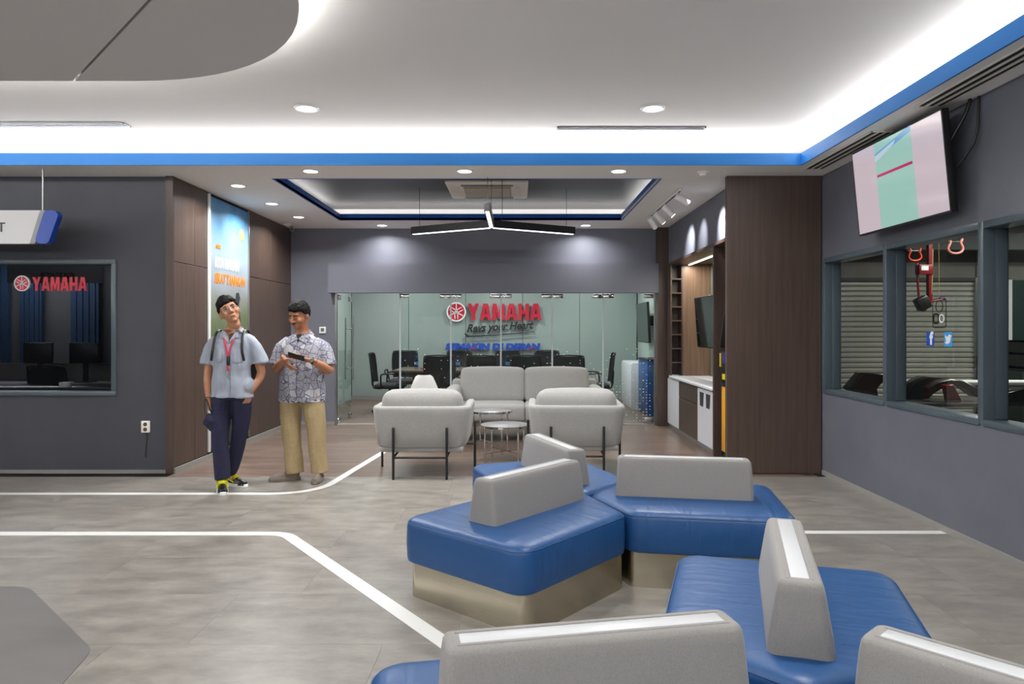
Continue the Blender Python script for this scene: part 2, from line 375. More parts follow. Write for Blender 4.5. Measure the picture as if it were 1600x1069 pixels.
def copy_tree(o, parent=None, loc=None, rz=None, label=None):
    c = o.copy(); COL.objects.link(c)
    if parent: c.parent = parent
    if loc is not None: c.location = loc
    if rz is not None: c.rotation_euler = (0, 0, rz)
    if label: c['label'] = label
    MW[c.name] = Matrix.Translation(c.location) @ Matrix.Rotation(c.rotation_euler.z, 4, 'Z')
    for ch in list(o.children): copy_tree(ch, c)
    return c
def bake(o):
    dg = bpy.context.evaluated_depsgraph_get(); me = bpy.data.meshes.new_from_object(o.evaluated_get(dg)); return me
def text_mesh(s, size, extrude=.002, bold=0, shear=0, align='CENTER', sx=1, spacing=1):
    c = bpy.data.curves.new('text', 'FONT'); c.body = s; c.size = size; c.extrude = extrude; c.offset = bold; c.shear = shear; c.align_x = align; c.space_character = spacing
    o = bpy.data.objects.new('text', c); COL.objects.link(o); bpy.context.view_layer.update(); me = bake(o); bpy.data.objects.remove(o)
    me.transform(Matrix.Diagonal((sx, 1, 1, 1))); return me
def loops_mesh(loops, extrude):
    c = bpy.data.curves.new('outline', 'CURVE'); c.dimensions = '2D'; c.fill_mode = 'BOTH'; c.extrude = extrude
    for L in loops:
        s = c.splines.new('POLY'); s.points.add(len(L)-1); s.use_cyclic_u = True
        for p, q in zip(s.points, L): p.co = (q[0], q[1], 0, 1)
    o = bpy.data.objects.new('outline', c); COL.objects.link(o); bpy.context.view_layer.update(); me = bake(o); bpy.data.objects.remove(o); return me
UPRIGHT = Matrix.Rotation(R(90), 4, 'X')      # xy plane -> facing -Y
def place(me, m): me.transform(m); return me
def circle(r, n=28, c=(0, 0)): return [(c[0]+r*math.cos(2*math.pi*k/n), c[1]+r*math.sin(2*math.pi*k/n)) for k in range(n)]
def remesh(bm, voxel, smooth=3, disp=None):
    me = to_mesh(bm, 'tmp', False); o = bpy.data.objects.new('tmp', me); COL.objects.link(o)
    md = o.modifiers.new('r', 'REMESH'); md.mode = 'VOXEL'; md.voxel_size = voxel; md.use_smooth_shade = True
    if smooth: s = o.modifiers.new('s', 'SMOOTH'); s.factor = .5; s.iterations = smooth
    bpy.context.view_layer.update(); out = bake(o); bpy.data.objects.remove(o); out.materials.clear()
    if disp:
        nr = [v.normal.copy() for v in out.vertices]
        for v, n in zip(out.vertices, nr): v.co += n*disp(v.co)
    return out

from mathutils.bvhtree import BVHTree
def patch(me, poly, off=.004, th=.003, cuts=5):
    """a thin piece of cloth lying on the front (-Y side) of mesh me; poly in (x, z)"""
    bv = BVHTree.FromPolygons([v.co for v in me.vertices], [p.vertices for p in me.polygons])
    bm = bmesh.new(); f = bm.faces.new([bm.verts.new((x, 0, z)) for x, z in poly])
    bmesh.ops.triangulate(bm, faces=[f]); bmesh.ops.subdivide_edges(bm, edges=bm.edges[:], cuts=cuts, use_grid_fill=True)
    last = -.1
    for v in bm.verts:
        h = bv.ray_cast(Vector((v.co.x, -1, v.co.z)), Vector((0, 1, 0)))[0]
        y = h.y if h else last; last = y; v.co.y = y - off
    bmesh.ops.solidify(bm, geom=bm.faces[:], thickness=th); return bm
# ================================================================== THE SETTING
FRONT, BACK = 6.88, 10.4
def St(name, g, m, label, cat, **k):
    return P(name, g, m, None, label, cat, kind='structure', world=True, smooth=k.pop('smooth', False), pos=k.pop('pos', (0, 0, 0)), **k)
# floor slab, tiles and planks
b = nb(); box(b, -9.1, 9.5, -4.1, 6.72, -.08, -.012)
floor = St('floor', b, 'tile', 'grey marbled vinyl floor of the showroom', 'floor')
tile_me = {}
def pieces(parent, name, x0, x1, y0, y1, w, h, z, m, off=.5, gap=.0010, t=.012):
    row = 0; y = y0
    while y < y1 - 1e-4:
        hh = min(h, y1-y); x = x0 - (w*off*(row % 2) if off else 0) - (w*.23*(row % 3) if off else 0)
        while x < x1 - 1e-4:
            a, c = max(x, x0), min(x+w, x1)
            if c - a > .02:
                key = (round(c-a, 3), round(hh, 3), m)
                if key not in tile_me:
                    bb = nb(); box(bb, -(c-a)/2+gap/2, (c-a)/2-gap/2, -hh/2+gap/2, hh/2-gap/2, -t, 0); tile_me[key] = to_mesh(bb, name, False); tile_me[key].materials.append(M[m])
                o = bpy.data.objects.new(name, tile_me[key]); COL.objects.link(o); o.parent = parent; o.location = ((a+c)/2, y+hh/2, z)
            x += w
        y += h; row += 1
pieces(floor, 'tile', -6.0, 2.96, 0.75, 6.72, 1.2, .5966, 0, 'tile')
b = nb(); box(b, -3.35, 2.9, 6.72, BACK+.06, -.08, -.012)
lounge = St('floor_lounge', b, 'plank', 'brown wood plank floor of the lounge bay', 'floor')
pieces(lounge, 'plank', -3.35, 2.75, 6.72, BACK-.02, 1.22, .184, 0, 'plank')
b = nb(); box(b, -3.4, 2.5, BACK+.06, 14.3, -.08, 0)
meetfloor = St('floor_meeting', b, 'plank', 'wood plank floor of the glass-fronted meeting room', 'floor')
pieces(meetfloor, 'plank', -3.35, -.9, BACK+.1, 13.2, 1.22, .184, .008, 'plank')
b = nb(); box(b, -2.67, 2.02, BACK-.02, BACK+.08, -.01, .012)
St('trim_threshold', b, 'skirt', 'pale metal threshold strip under the glass partition', 'threshold')
# white stripes: swept ribbons on the floor
def ribbon(pts, w, r):
    P2 = [Vector(p) for p in pts]; path = [P2[0]]
    for i in range(1, len(P2)-1):
        p, a, c = P2[i], P2[i-1], P2[i+1]; u, v = (a-p).normalized(), (c-p).normalized(); ang = u.angle(v); t = r/math.tan(ang/2)
        ctr = p + (u+v).normalized()*(r/math.sin(ang/2)); s, e = p+u*t, p+v*t
        a0 = math.atan2(s.y-ctr.y, s.x-ctr.x); a1 = math.atan2(e.y-ctr.y, e.x-ctr.x); da = (a1-a0+math.pi) % (2*math.pi)-math.pi
        path += [ctr + r*Vector((math.cos(a0+da*k/8), math.sin(a0+da*k/8))) for k in range(9)]
    path.append(P2[-1]); bb = nb(); L, Rr = [], []
    for i, p in enumerate(path):
        d = (path[min(i+1, len(path)-1)]-path[max(i-1, 0)]).normalized(); nn = Vector((-d.y, d.x))*w/2
        L.append(p+nn); Rr.append(p-nn)
    rings(bb, [[Vector((l.x, l.y, .0004)), Vector((l.x, l.y, .0022)), Vector((q.x, q.y, .0022)), Vector((q.x, q.y, .0004))] for l, q in zip(L, Rr)])
    return bb
St('floor_marking', ribbon([(-9, 6.02), (-1.74, 6.02), (-1.52, 8.3)], .075, .42), 'stripe', 'white floor stripe running past the two men and turning into the lounge', 'floor stripe')
St('floor_marking', ribbon([(-9, 4.84), (-1.6, 4.84), (.2, 2.45)], .085, .2), 'stripe', 'white floor stripe bending diagonally toward the blue benches', 'floor stripe')
St('floor_marking', ribbon([(1.2, 4.87), (2.96, 4.87)], .07, .2), 'stripe', 'short white floor stripe meeting the right wall behind the benches', 'floor stripe')
b = nb(); prism(b, [Vector(p) for p in round_poly([(-9, .5), (-1.95, .5), (-1.62, 1.9), (-1.86, 3.08), (-2.67, 3.84), (-9, 3.84)], .22)], .0004, .0025)
St('floor_inlay', b, 'tile_dark', 'darker grey vinyl area with a rounded corner set in the floor', 'floor inlay')

# ---- ceilings
b = nb(); box(b, -9.1, 3.2, -4.1, 7.02, UPPER, UPPER+.06); box(b, -3.36, 3.0, 6.98, 10.6, UPPER+.01, UPPER+.06)
St('ceiling', b, 'ceiling', 'raised white ceiling with light-washed edges', 'ceiling')
b = nb()
X0, X1, Y0, Y1 = -2.42, 1.41, 6.98, 9.59
box(b, -9.1, 3.0, 6.39, Y0, CEIL, CEIL+.03)
box(b, -3.4, X0, Y0, Y1, CEIL, CEIL+.03); box(b, X1, 3.0, Y0, Y1, CEIL, CEIL+.03); box(b, -3.4, 3.0, Y1, BACK+.1, CEIL, CEIL+.03)
box(b, 2.58, 3.0, -4.1, 6.39, CEIL, CEIL+.03)
box(b, -9.1, 3.2, 6.95, 6.975, CEIL+.03, UPPER); box(b, 2.99, 3.05, -4.1, 7, CEIL+.03, UPPER)
St('ceiling_soffit', b, 'soffit', 'lower white soffit with round downlights, framing the lounge', 'ceiling')
b = nb(); box(b, -9.1, 2.58, 6.375, 6.39, CEIL-.004, 3.003); box(b, 2.565, 2.58, -4.1, 6.375, CEIL-.004, 3.003)
St('trim_cove', b, 'blue_fascia', 'bright blue band along the edge of the lit ceiling cove', 'cove trim')
b = nb(); t = .015
box(b, X0-t, X0, Y0, Y1, CEIL-.003, 2.985); box(b, X1, X1+t, Y0, Y1, CEIL-.003, 2.985); box(b, X0-t, X1+t, Y1, Y1+t, CEIL-.003, 2.985); box(b, X0-t, X1+t, Y0-t, Y0, CEIL-.003, 2.985)
St('trim_tray', b, 'tray_blue', 'dark blue band around the recessed ceiling over the lounge', 'cove trim')
b = nb(); box(b, X0-.3, X1+.3, Y0-.0, Y1+.3, 3.1, 3.14)
St('ceiling_tray', b, 'tray', 'fluted grey metal recessed ceiling over the lounge', 'ceiling')
b = nb(); box(b, X0-.33, X0-.3, Y0, Y1+.33, CEIL+.03, 3.1); box(b, X1+.3, X1+.33, Y0, Y1+.33, CEIL+.03, 3.1); box(b, X0-.33, X1+.33, Y1+.3, Y1+.33, CEIL+.03, 3.1)
St('trim_tray_upstand', b, 'soffit', 'white upstand behind the lounge ceiling light slot', 'cove trim')
# ceiling island in two boards
isl = [(-9, -3.9), (-1.05, -3.9), (-1.05, 3.1)] + [(-2.45 + 1.42*math.cos(a), 3.1 + 1.42*math.sin(a)) for a in [R(6*k) for k in range(1, 15)]] + [(-2.45, 4.52), (-9, 4.52)]
def clip(poly, p, n):
    out = []
    for i in range(len(poly)):
        a, c = Vector(poly[i]), Vector(poly[(i+1) % len(poly)]); da, dc = (a-p).dot(n), (c-p).dot(n)
        if da >= 0: out.append(a)
        if da*dc < 0: out.append(a + (c-a)*(da/(da-dc)))
    return out
jp, jn = Vector((-2.83, 4.5)), Vector((1.09, 1.05)).normalized()
root = thing('ceiling_island', 'lowered grey ceiling island with a sweeping rounded corner', 'ceiling', (-4, 0, ISLAND), kind='structure')
for s in (1, -1):
    pp = clip(isl, jp + jn*.007*s, jn*s); bb = nb(); rings(bb, [[Vector((p.x, p.y, z)) for p in pp] for z in (ISLAND, ISLAND+.045)])
    P('panel', bb, 'island', root, world=True, smooth=False)
bb = nb(); pp = [Vector(p) for p in inset_poly([Vector(p) for p in isl], .12)]; rings(bb, [[Vector((p.x, p.y, z)) for p in pp] for z in (ISLAND+.046, ISLAND+.06)])
P('backing_board', bb, 'shadowgap', root, world=True, smooth=False)

# ---- walls
b = nb()   # cashier wall with window opening x -7.6..-3.98
WX0, WX1, WZ0, WZ1 = -7.6, -3.96, .80, 2.05
box(b, -9.1, WX0, FRONT, FRONT+.15, 0, CEIL); box(b, WX1, -3.42, FRONT, FRONT+.15, 0, CEIL)
box(b, WX0, WX1, FRONT, FRONT+.15, 0, WZ0); box(b, WX0, WX1, FRONT, FRONT+.15, WZ1, CEIL)
St('wall_cashier', b, 'darkwall', 'charcoal wall around the cashier window', 'wall')
b = nb(); box(b, -9.1, -3.42, FRONT-.012, FRONT, 0, .035)
St('baseboard_cashier', b, 'skirt', 'thin grey skirting under the charcoal cashier wall', 'skirting')
# wood wall on the left of the lounge, facing +X
b = nb(); box(b, -3.42, -3.37, FRONT-.01, BACK+.1, 0, CEIL)
wl = St('wall_left', b, 'shadowgap', 'walnut panelled wall left of the lounge', 'wall')
for y0, y1 in ((FRONT-.02, 7.30), (7.30, 7.60), (8.76, 9.55), (9.55, BACK)):
    for z0, z1 in ((.06, 2.07), (2.07, CEIL)):
        bb = nb(); box(bb, -3.372, -3.35, y0+.003, y1-.003, z0+.003, z1-.003, .002, 1); P('panel', bb, 'wood', wl, world=True, smooth=False)
bb = nb(); box(bb, -3.425, -3.352, FRONT-.035, FRONT-.018, 0, CEIL); P('edge_strip', bb, 'woodx', wl, world=True, smooth=False)
b = nb(); box(b, -3.352, -3.335, FRONT-.02, BACK, 0, .055)
St('baseboard_left', b, 'skirt', 'grey skirting along the walnut panelled wall', 'skirting')
# back wall of the lounge: left pier, header, right pier
b = nb(); box(b, -3.36, -2.70, BACK, BACK+.12, 0, CEIL); box(b, -2.70, 2.2, BACK, BACK+.12, 2.0, CEIL); box(b, -2.76, 2.05, BACK-.16, BACK, 1.945, 2.37)
St('wall_back', b, 'midwall', 'slate grey wall with a boxed header above the glass partition', 'wall')
b = nb(); box(b, 2.04, 2.20, BACK-.13, BACK+.1, 0, CEIL)
St('wall_pier', b, 'woodx', 'narrow walnut pier between glass partition and cabinet niche', 'pillar')
b = nb(); box(b, -3.35, -2.7, BACK-.012, BACK, 0, .05)
St('baseboard_back', b, 'skirt', 'grey skirting left of the glass door', 'skirting')
# header over the niche, niche shell
b = nb(); box(b, 2.2, 2.28, 6.9, BACK, 2.37, CEIL)
St('wall_niche_header', b, 'midwall', 'slate grey wall band above the cabinet niche, lit by track spots', 'wall')
b = nb(); box(b, 2.74, 2.80, 6.98, BACK, 0, 2.5)
St('wall_niche_back', b, noisy('grey_green_wall_paint', '6e726a', '757970', (2, 2, 2), rough=.6), 'grey-green back wall of the cabinet niche behind the screen', 'wall')
# walnut column
b = nb(); box(b, 2.06, 2.93, FRONT-.02, FRONT+.012, 0, CEIL)
wc = St('wall_column', b, 'shadowgap', 'broad walnut clad column right of the lounge', 'column')
bb = nb(); box(bb, 2.03, 2.945, FRONT-.045, FRONT-.02, .006, CEIL-.002, .002, 1); P('panel', bb, 'wood', wc, world=True, smooth=False)
bb = nb(); box(bb, 2.03, 2.058, FRONT-.019, FRONT+.012, .006, CEIL-.002, .002, 1); P('panel', bb, 'wood', wc, world=True, smooth=False)
# right wall: openings
RX, RT = 2.96, .16
b = nb()
box(b, RX, RX+RT, -4.1, 7.0, 0, .80); box(b, RX+.0, RX+RT, -4.1, 7.0, 2.09, CEIL)
box(b, RX+.0, RX+RT, 6.84, 7.0, .80, 2.09); box(b, RX+.0, RX+RT, -4.1, .5, .80, 2.09)
St('wall_right', b, 'rightwall', 'blue-grey wall with workshop windows', 'wall')
b = nb(); box(b, RX-.012, RX, -4.1, FRONT-.05, 0, .045)
St('baseboard_right', b, 'skirt', 'pale skirting along the blue-grey workshop wall', 'skirting')
spans = [(5.69, 6.78), (4.51, 5.64), (3.35, 4.466), (2.0, 3.3), (.55, 1.95)]
for i, (y0, y1) in enumerate(spans):
    lab = ['workshop window next to the walnut column', 'workshop window with social media stickers', 'workshop window at the frame edge showing a dark doorway'][i] if i < 3 else 'workshop window beside the camera'
    w = thing('window_%d' % (i+1), lab, 'window', (RX, (y0+y1)/2, .83), kind='structure')
    bb = nb(); box(bb, RX-.008, RX+.150, y1+.001, y1+.055 if i else y1+.06, .80, 2.09, .004); P('post', bb, 'frame_paint', w, world=True)
    bb = nb(); box(bb, RX+.07, RX+.15, y1-.008, y1+.002, .835, 2.05, .003); P('glazing_stop', bb, 'frame_paint', w, world=True)
    bb = nb(); box(bb, RX-.010, RX+.15, y0-.0, y1, 2.045, 2.092, .004); P('head_rail', bb, 'frame_paint', w, world=True)
    bb = nb(); box(bb, RX-.010, RX+.15, y0-.0, y1, .79, .832, .004); P('sill', bb, 'frame_paint', w, world=True)
    bb = nb(); box(bb, RX+.14, RX+.146, y0, y1, .83, 2.05); P('pane', bb, 'winglass', w, world=True, smooth=False)
# unseen enclosure of the showroom
b = nb(); box(b, -9.2, -9.1, -4.2, 7.0, 0, UPPER+.06); St('wall_far_left', b, 'darkwall', 'far left wall of the showroom', 'wall')
b = nb(); box(b, -9.2, 3.2, -4.2, -4.1, 0, UPPER+.06); St('wall_behind', b, mat('pale_wall_paint', '9a9a9c', .7), 'pale wall behind the camera', 'wall')

# ---- glass partition of the meeting room
win = thing('window_6', 'frameless glass partition of the meeting room behind the sofa', 'glass partition', (0, BACK, 0), kind='structure')
edges = [-1.74, -.99, -.25, .51, 1.26, 2.02]
for a, c in zip(edges, edges[1:]):
    bb = nb(); box(bb, a+.003, c-.003, BACK+.02, BACK+.03, .012, 1.95); P('pane', bb, 'glass', win, world=True, smooth=False)
for x in edges[:-1]:
    bb = nb(); box(bb, x-.012, x+.012, BACK+.012, BACK+.038, .012, 1.95); P('glass_edge', bb, 'glass_edge', win, world=True, smooth=False)
    bb = nb()
    if x < -1.5: box(bb, x-.01, x+.13, BACK+.005, BACK+.045, 1.875, 1.935, .006)
    else: box(bb, x-.16, x-.004, BACK+.005, BACK+.045, 1.87, 1.935, .006); box(bb, x+.004, x+.16, BACK+.005, BACK+.045, 1.87, 1.935, .006)
    P('patch_fitting', bb, 'chrome', win, world=True)
for z in ((1.875, 1.935), (.02, .11)):
    bb = nb(); box(bb, 1.87, 2.01, BACK+.005, BACK+.045, z[0], z[1], .006); P('patch_fitting', bb, 'steel', win, world=True)
bb = nb(); box(bb, 2.02, 2.045, BACK-.0, BACK+.06, 0, 1.95); P('side_channel', bb, 'steel', win, world=True, smooth=False)
bb = nb(); box(bb, -2.70, -2.675, BACK-.0, BACK+.06, 0, 1.95); P('side_channel', bb, 'steel', win, world=True, smooth=False)
# frosted dots: dense to the right and low, sparse elsewhere
bb = nb(); random.seed(3); pts = set()
for ix in range(76):
    for iz in range(26):
        x, z = -1.72 + ix*.049, .06 + iz*.0425
        fx, fz = (x+1.72)/3.7, z/1.12
        if random.random() > (.05 + .75*max(0, fx-.2)**1.6*max(0, 1-fz)**.9 + .10*(1-fz) + .12*max(0, fx-.6)): continue
        s = .0072; v = [bb.verts.new((x + random.uniform(-.006, .006) + s*math.cos(k*math.pi/3), BACK+.0185, z + s*math.sin(k*math.pi/3))) for k in range(6)]; bb.faces.new(v)
P('frosted_dots', bb, 'white', win, world=True, kind='stuff', smooth=False)
# open glass door, swung inwards
d = thing('door_1', 'open glass door with long steel pull handles', 'door', (-2.67, BACK+.03, 0), kind='structure')
bb = nb(); box(bb, -2.675, -2.663, BACK+.05, BACK+.86, .015, 1.93); P('pane', bb, 'glass', d, world=True, smooth=False)
for y0 in (BACK+.05, BACK+.74):
    for z0 in (.015, 1.85):
        bb = nb(); box(bb, -2.69, -2.648, y0, y0+.12, z0, z0+.08, .006); P('patch_fitting', bb, 'chrome', d, world=True)
for s in (-1, 1):
    bb = nb(); x = -2.669 + s*.06; cyl(bb, (x, BACK+.74, .62), (x, BACK+.74, 1.60), .013); cyl(bb, (x, BACK+.74, .80), (-2.669, BACK+.74, .80), .009); cyl(bb, (x, BACK+.74, 1.42), (-2.669, BACK+.74, 1.42), .009)
    P('pull_handle', bb, 'chrome', d, world=True)

# ---- meeting room shell
MB = 14.2
b = nb(); box(b, -3.46, 2.5, MB+.02, MB+.1, 0, 2.7)
mw = St('wall_meeting_back', b, 'shadowgap', 'pale green glass panelled wall behind the meeting table', 'wall')
for k in range(5):
    bb = nb(); box(bb, -3.35+1.15*k+.004, -3.35+1.15*(k+1)-.004, MB, MB+.02, .07, 2.68, .002, 1); P('panel', bb, 'meetwall', mw, world=True, smooth=False)
b = nb(); box(b, -3.46, -3.36, BACK+.12, MB+.1, 0, 2.7); box(b, 2.42, 2.5, BACK+.12, MB+.1, 0, 2.7)
St('wall_meeting_side', b, mat('pale_side_wall_paint', 'a9b5b0', .6), 'pale side walls of the meeting room', 'wall')
b = nb(); box(b, -3.46, 2.5, BACK+.12, MB+.1, 2.7, 2.76)
St('ceiling_meeting', b, 'soffit', 'white ceiling of the meeting room', 'ceiling')
b = nb(); box(b, -3.36, 2.42, MB-.012, MB, .0, .07)
St('baseboard_meeting', b, 'skirt', 'grey skirting below the green glass panels', 'skirting')

# ---- cashier office behind the dark window
w = thing('window_7', 'dark cashier window with a grey frame', 'window', (-5.8, FRONT, .8), kind='structure')
for (x0, x1, z0, z1) in ((WX0, WX1+.04, WZ1-.005, WZ1+.04), (WX0, WX1+.04, WZ0-.04, WZ0+.005), (WX1-.005, WX1+.04, WZ0, WZ1)):
    bb = nb(); box(bb, x0, x1, FRONT-.02, FRONT+.10, z0, z1, .004); P('frame', bb, 'frame_paint', w, world=True)
bb = nb(); box(bb, WX0, WX1, FRONT+.06, FRONT+.068, WZ0, WZ1); P('pane', bb, 'officeglass', w, world=True, smooth=False)
b = nb(); box(b, -9.1, -3.45, 10.6, 10.7, 0, 2.7); box(b, -9.1, -3.45, 7.03, 10.7, 2.62, 2.7); box(b, -9.2, -9.1, 7.0, 10.7, 0, 2.7); box(b, -3.455, -3.43, 7.03, 10.7, 0, 2.7)
St('wall_office', b, mat('unlit_office_wall', '4a4b4e', .8), 'grey walls of the unlit cashier office', 'wall')
b = nb(); box(b, -9.1, -3.43, 7.03, 10.6, -.08, 0); St('floor_office', b, 'tile_dark', 'dark floor of the cashier office', 'floor')
for x0, x1 in ((-8.6, -7.60), (-7.43, -7.10), (-6.67, -6.25)):
    bb = nb(); n = 9
    for k in range(n):
        a = x0 + (x1-x0)*k/n; box(bb, a+.004, x0+(x1-x0)*(k+1)/n-.004, 10.5-.012*(k % 2), 10.56, .02, 2.6)
    P('curtain', bb, 'navycurtain', None, ['tall navy panel at the far left of the cashier office', 'tall navy panel behind the cashier monitor', 'tall navy panel near the right end of the cashier office'][[-8.6, -7.43, -6.67].index(x0)], 'panel', smooth=False)
reflected_sign = thing('hanging_sign', 'reflection of a cashier sign in the dark window, built as a grey board with mirrored lettering', 'sign', (-5.4, 8.2, 1.95))  # a reflection in the glass, modelled as a solid board with mirrored letters
P('board', box(nb(), -5.95, -4.84, 8.2, 8.23, 1.95, 2.2, .004), mat('reflection_grey', '96979c', .6), reflected_sign, world=True)
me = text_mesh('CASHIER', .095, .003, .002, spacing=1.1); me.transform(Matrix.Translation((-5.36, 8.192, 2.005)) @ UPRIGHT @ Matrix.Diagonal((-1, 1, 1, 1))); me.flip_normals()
P('lettering', me, 'signblack', reflected_sign, world=True)
for x in (-5.8, -5.0):  # hangers for the reflection board
    P('rod', cyl(nb(), (x, 8.215, 2.2), (x, 8.215, 2.62), .006), 'steel', reflected_sign, world=True)

# ---- workshop behind the right windows
b = nb(); box(b, 3.12, 9.5, 10.15, 10.25, 2.12, 3.3); box(b, 6.60, 6.86, 10.12, 10.25, 0, 3.3); box(b, 3.12, 4.2, 10.15, 10.25, 0, 3.3); box(b, 8.2, 9.5, 10.15, 10.25, 0, 3.3); box(b, 9.4, 9.5, -1, 10.2, 0, 3.3)
St('wall_workshop', b, 'concrete', 'raw concrete wall and pillar around the roller shutter', 'wall')
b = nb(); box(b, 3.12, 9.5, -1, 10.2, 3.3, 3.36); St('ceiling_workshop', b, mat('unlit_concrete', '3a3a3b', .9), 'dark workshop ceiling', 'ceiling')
b = nb(); box(b, 3.12, 9.5, 9.6, 9.75, 2.5, 2.72); St('trim_workshop_beam', b, mat('grey_steel_beam', '4c4e50', .6), 'grey steel beam crossing above the shutter', 'beam')
b = nb(); box(b, 3.12, 9.5, 6.72, 10.2, -.08, 0); box(b, 3.14, 9.5, -1, 6.72, -.01, 0.0)
St('floor_workshop', b, 'concrete', 'bare workshop floor', 'floor')
sh = thing('roller_shutter', 'galvanised roller shutter of horizontal slats in the workshop', 'shutter', (5.4, 10.12, 0))
prof = [(-.018, .0), (-.03, .016), (-.03, .05), (-.018, .066), (0, .070), (0, .0)]
sl = nb(); rings(sl, [[Vector((x, y, z)) for y, z in prof] for x in (-1.19, 1.19)]); slm = to_mesh(sl, 'slat', False); slm.materials.append(M['shutter'])
for k in range(28):
    o = bpy.data.objects.new('slat', slm); COL.objects.link(o); o.parent = sh; o.location = (0, 0, .05 + k*.0735)
for x in (4.18, 6.57):
    P('guide_rail', box(nb(), x-.04, x+.04, 10.04, 10.15, 0, 2.15), 'steel', sh, world=True)
P('hood', box(nb(), 4.2, 6.6, 10.05, 10.15, 2.1, 2.15), mat('dark_hood', '3a3a38', .7), sh, world=True)
dr = thing('door_2', 'dark green doorway with a white frame beyond the workshop', 'door', (7.5, 10.2, 0), kind='structure')
P('frame', box(nb(), 6.96, 7.06, 10.05, 10.15, 0, 2.12), 'whitelam', dr, world=True); P('frame', box(nb(), 8.1, 8.2, 10.05, 10.15, 0, 2.12), 'whitelam', dr, world=True)
P('door_leaf', box(nb(), 7.06, 8.1, 10.12, 10.2, 0, 2.12), mat('dark_green_door', '1f3733', .4), dr, world=True)
# ================================================================== CEILING FITTINGS
def downlight(x, y, z, r, label):
    t = thing('ceiling_light', label, 'ceiling light', (x, y, z), group='round recessed downlights')
    P('trim_ring', lathe(nb(), [(r*.86, -.002), (r*.92, -.008), (r*1.1, -.006), (r*1.14, 0), (r*.86, 0)], seg=32), 'white', t)
    P('lens', lathe(nb(), [(.001, -.006), (r*.86, -.005), (r*.86, -.001)], seg=32), 'emit', t)
labs = ['downlight in the soffit above the left end of the lounge ceiling recess', 'downlight in the soffit above the air conditioner', 'downlight in the soffit next to the smoke detector',
        'downlight over the banner, nearest of the row beside the walnut wall', 'downlight second along the walnut wall row', 'downlight by the security camera, last of the walnut wall row',
        'downlight above the glass door end of the back wall', 'downlight near the track spotlights at the back wall']
for (x, y), l in zip(DL_LOW, labs): downlight(x, y, CEIL, .075, l)
downlight(*DL_UP[0], UPPER, .085, 'large downlight in the raised ceiling beside the ceiling island')
downlight(*DL_UP[1], UPPER, .085, 'large downlight in the raised ceiling next to the dark slot grille')
# linear diffusers
def diffuser(label, x0, x1, y0, y1, z, slats=2, m='steel', inner='shadowgap'):
    t = thing('air_diffuser', label, 'air diffuser', ((x0+x1)/2, (y0+y1)/2, z))
    b = nb(); e = .012
    box(b, x0, x1, y0, y0+e, z-.008, z); box(b, x0, x1, y1-e, y1, z-.008, z); box(b, x0, x0+e, y0, y1, z-.008, z); box(b, x1-e, x1, y0, y1, z-.008, z)
    P('frame', b, m, t, world=True, smooth=False)
    P('slot_shade', box(nb(), x0+e, x1-e, y0+e, y1-e, z-.001, z+.001), inner, t, world=True, smooth=False)  # flat sheet, the darkness inside the slot put into its colour
    L = (x1-x0) > (y1-y0)
    for k in range(slats):
        f = (k+1)/(slats+1)
        if L: c = y0+(y1-y0)*f; bb = box(nb(), x0+e, x1-e, c-.008, c+.008, z-.010, z-.002)
        else: c = x0+(x1-x0)*f; bb = box(nb(), c-.008, c+.008, y0+e, y1-e, z-.010, z-.002)
        P('slat', bb, m, t, world=True, smooth=False)
diffuser('dark slot grille in the raised ceiling beside a downlight', .34, 1.62, 6.05, 6.13, UPPER, 1, mat('slot_shade_frame', '5b5863', .5))  # frame coloured dark to stand for the shade of the recess
diffuser('bright metal slot grille in the raised ceiling above the hanging sign', -6.6, -3.32, 5.93, 6.05, UPPER, 2, mat('grey_anodised_frame', '8a8d90', .4, .4))
diffuser('linear diffuser in the soffit near the walnut column end of the right wall', 2.66, 2.84, 5.30, 6.55, CEIL, 2, 'offwhite')
diffuser('linear diffuser in the soffit above the wall television', 2.66, 2.84, 3.2, 4.72, CEIL, 2, 'offwhite')
# cassette air conditioner in the tray
t = thing('air_conditioner', 'white square cassette air conditioner in the lounge ceiling recess', 'air conditioner', (-.355, 8.46, 3.098))
sq = [Vector((-.475, -.48)), Vector((.475, -.48)), Vector((.475, .48)), Vector((-.475, .48))]
P('panel', stackpoly(nb(), sq, [(0, 0), (0, -.018), (.02, -.03), (.13, -.036)], .03), 'offwhite', t)
P('intake_grille', stackpoly(nb(), sq, [(.2, -.03), (.2, -.048), (.215, -.052)], .03), mat('grille_grey', 'a8a096', .6), t)
for k in range(9): P('grille_bar', box(nb(), -.26, .26, -.24+k*.06-.004, -.24+k*.06+.004, -.056, -.05), 'offwhite', t, smooth=False)
for sx, sy, w, h in ((0, -.36, .3, .035), (0, .36, .3, .035), (-.36, 0, .035, .3), (.36, 0, .035, .3)):
    P('air_flap', box(nb(), sx-w, sx+w, sy-h, sy+h, -.042, -.036, .004), mat('flap_grey', '8c857c', .5) if w == .3 else 'offwhite', t, pos=None)
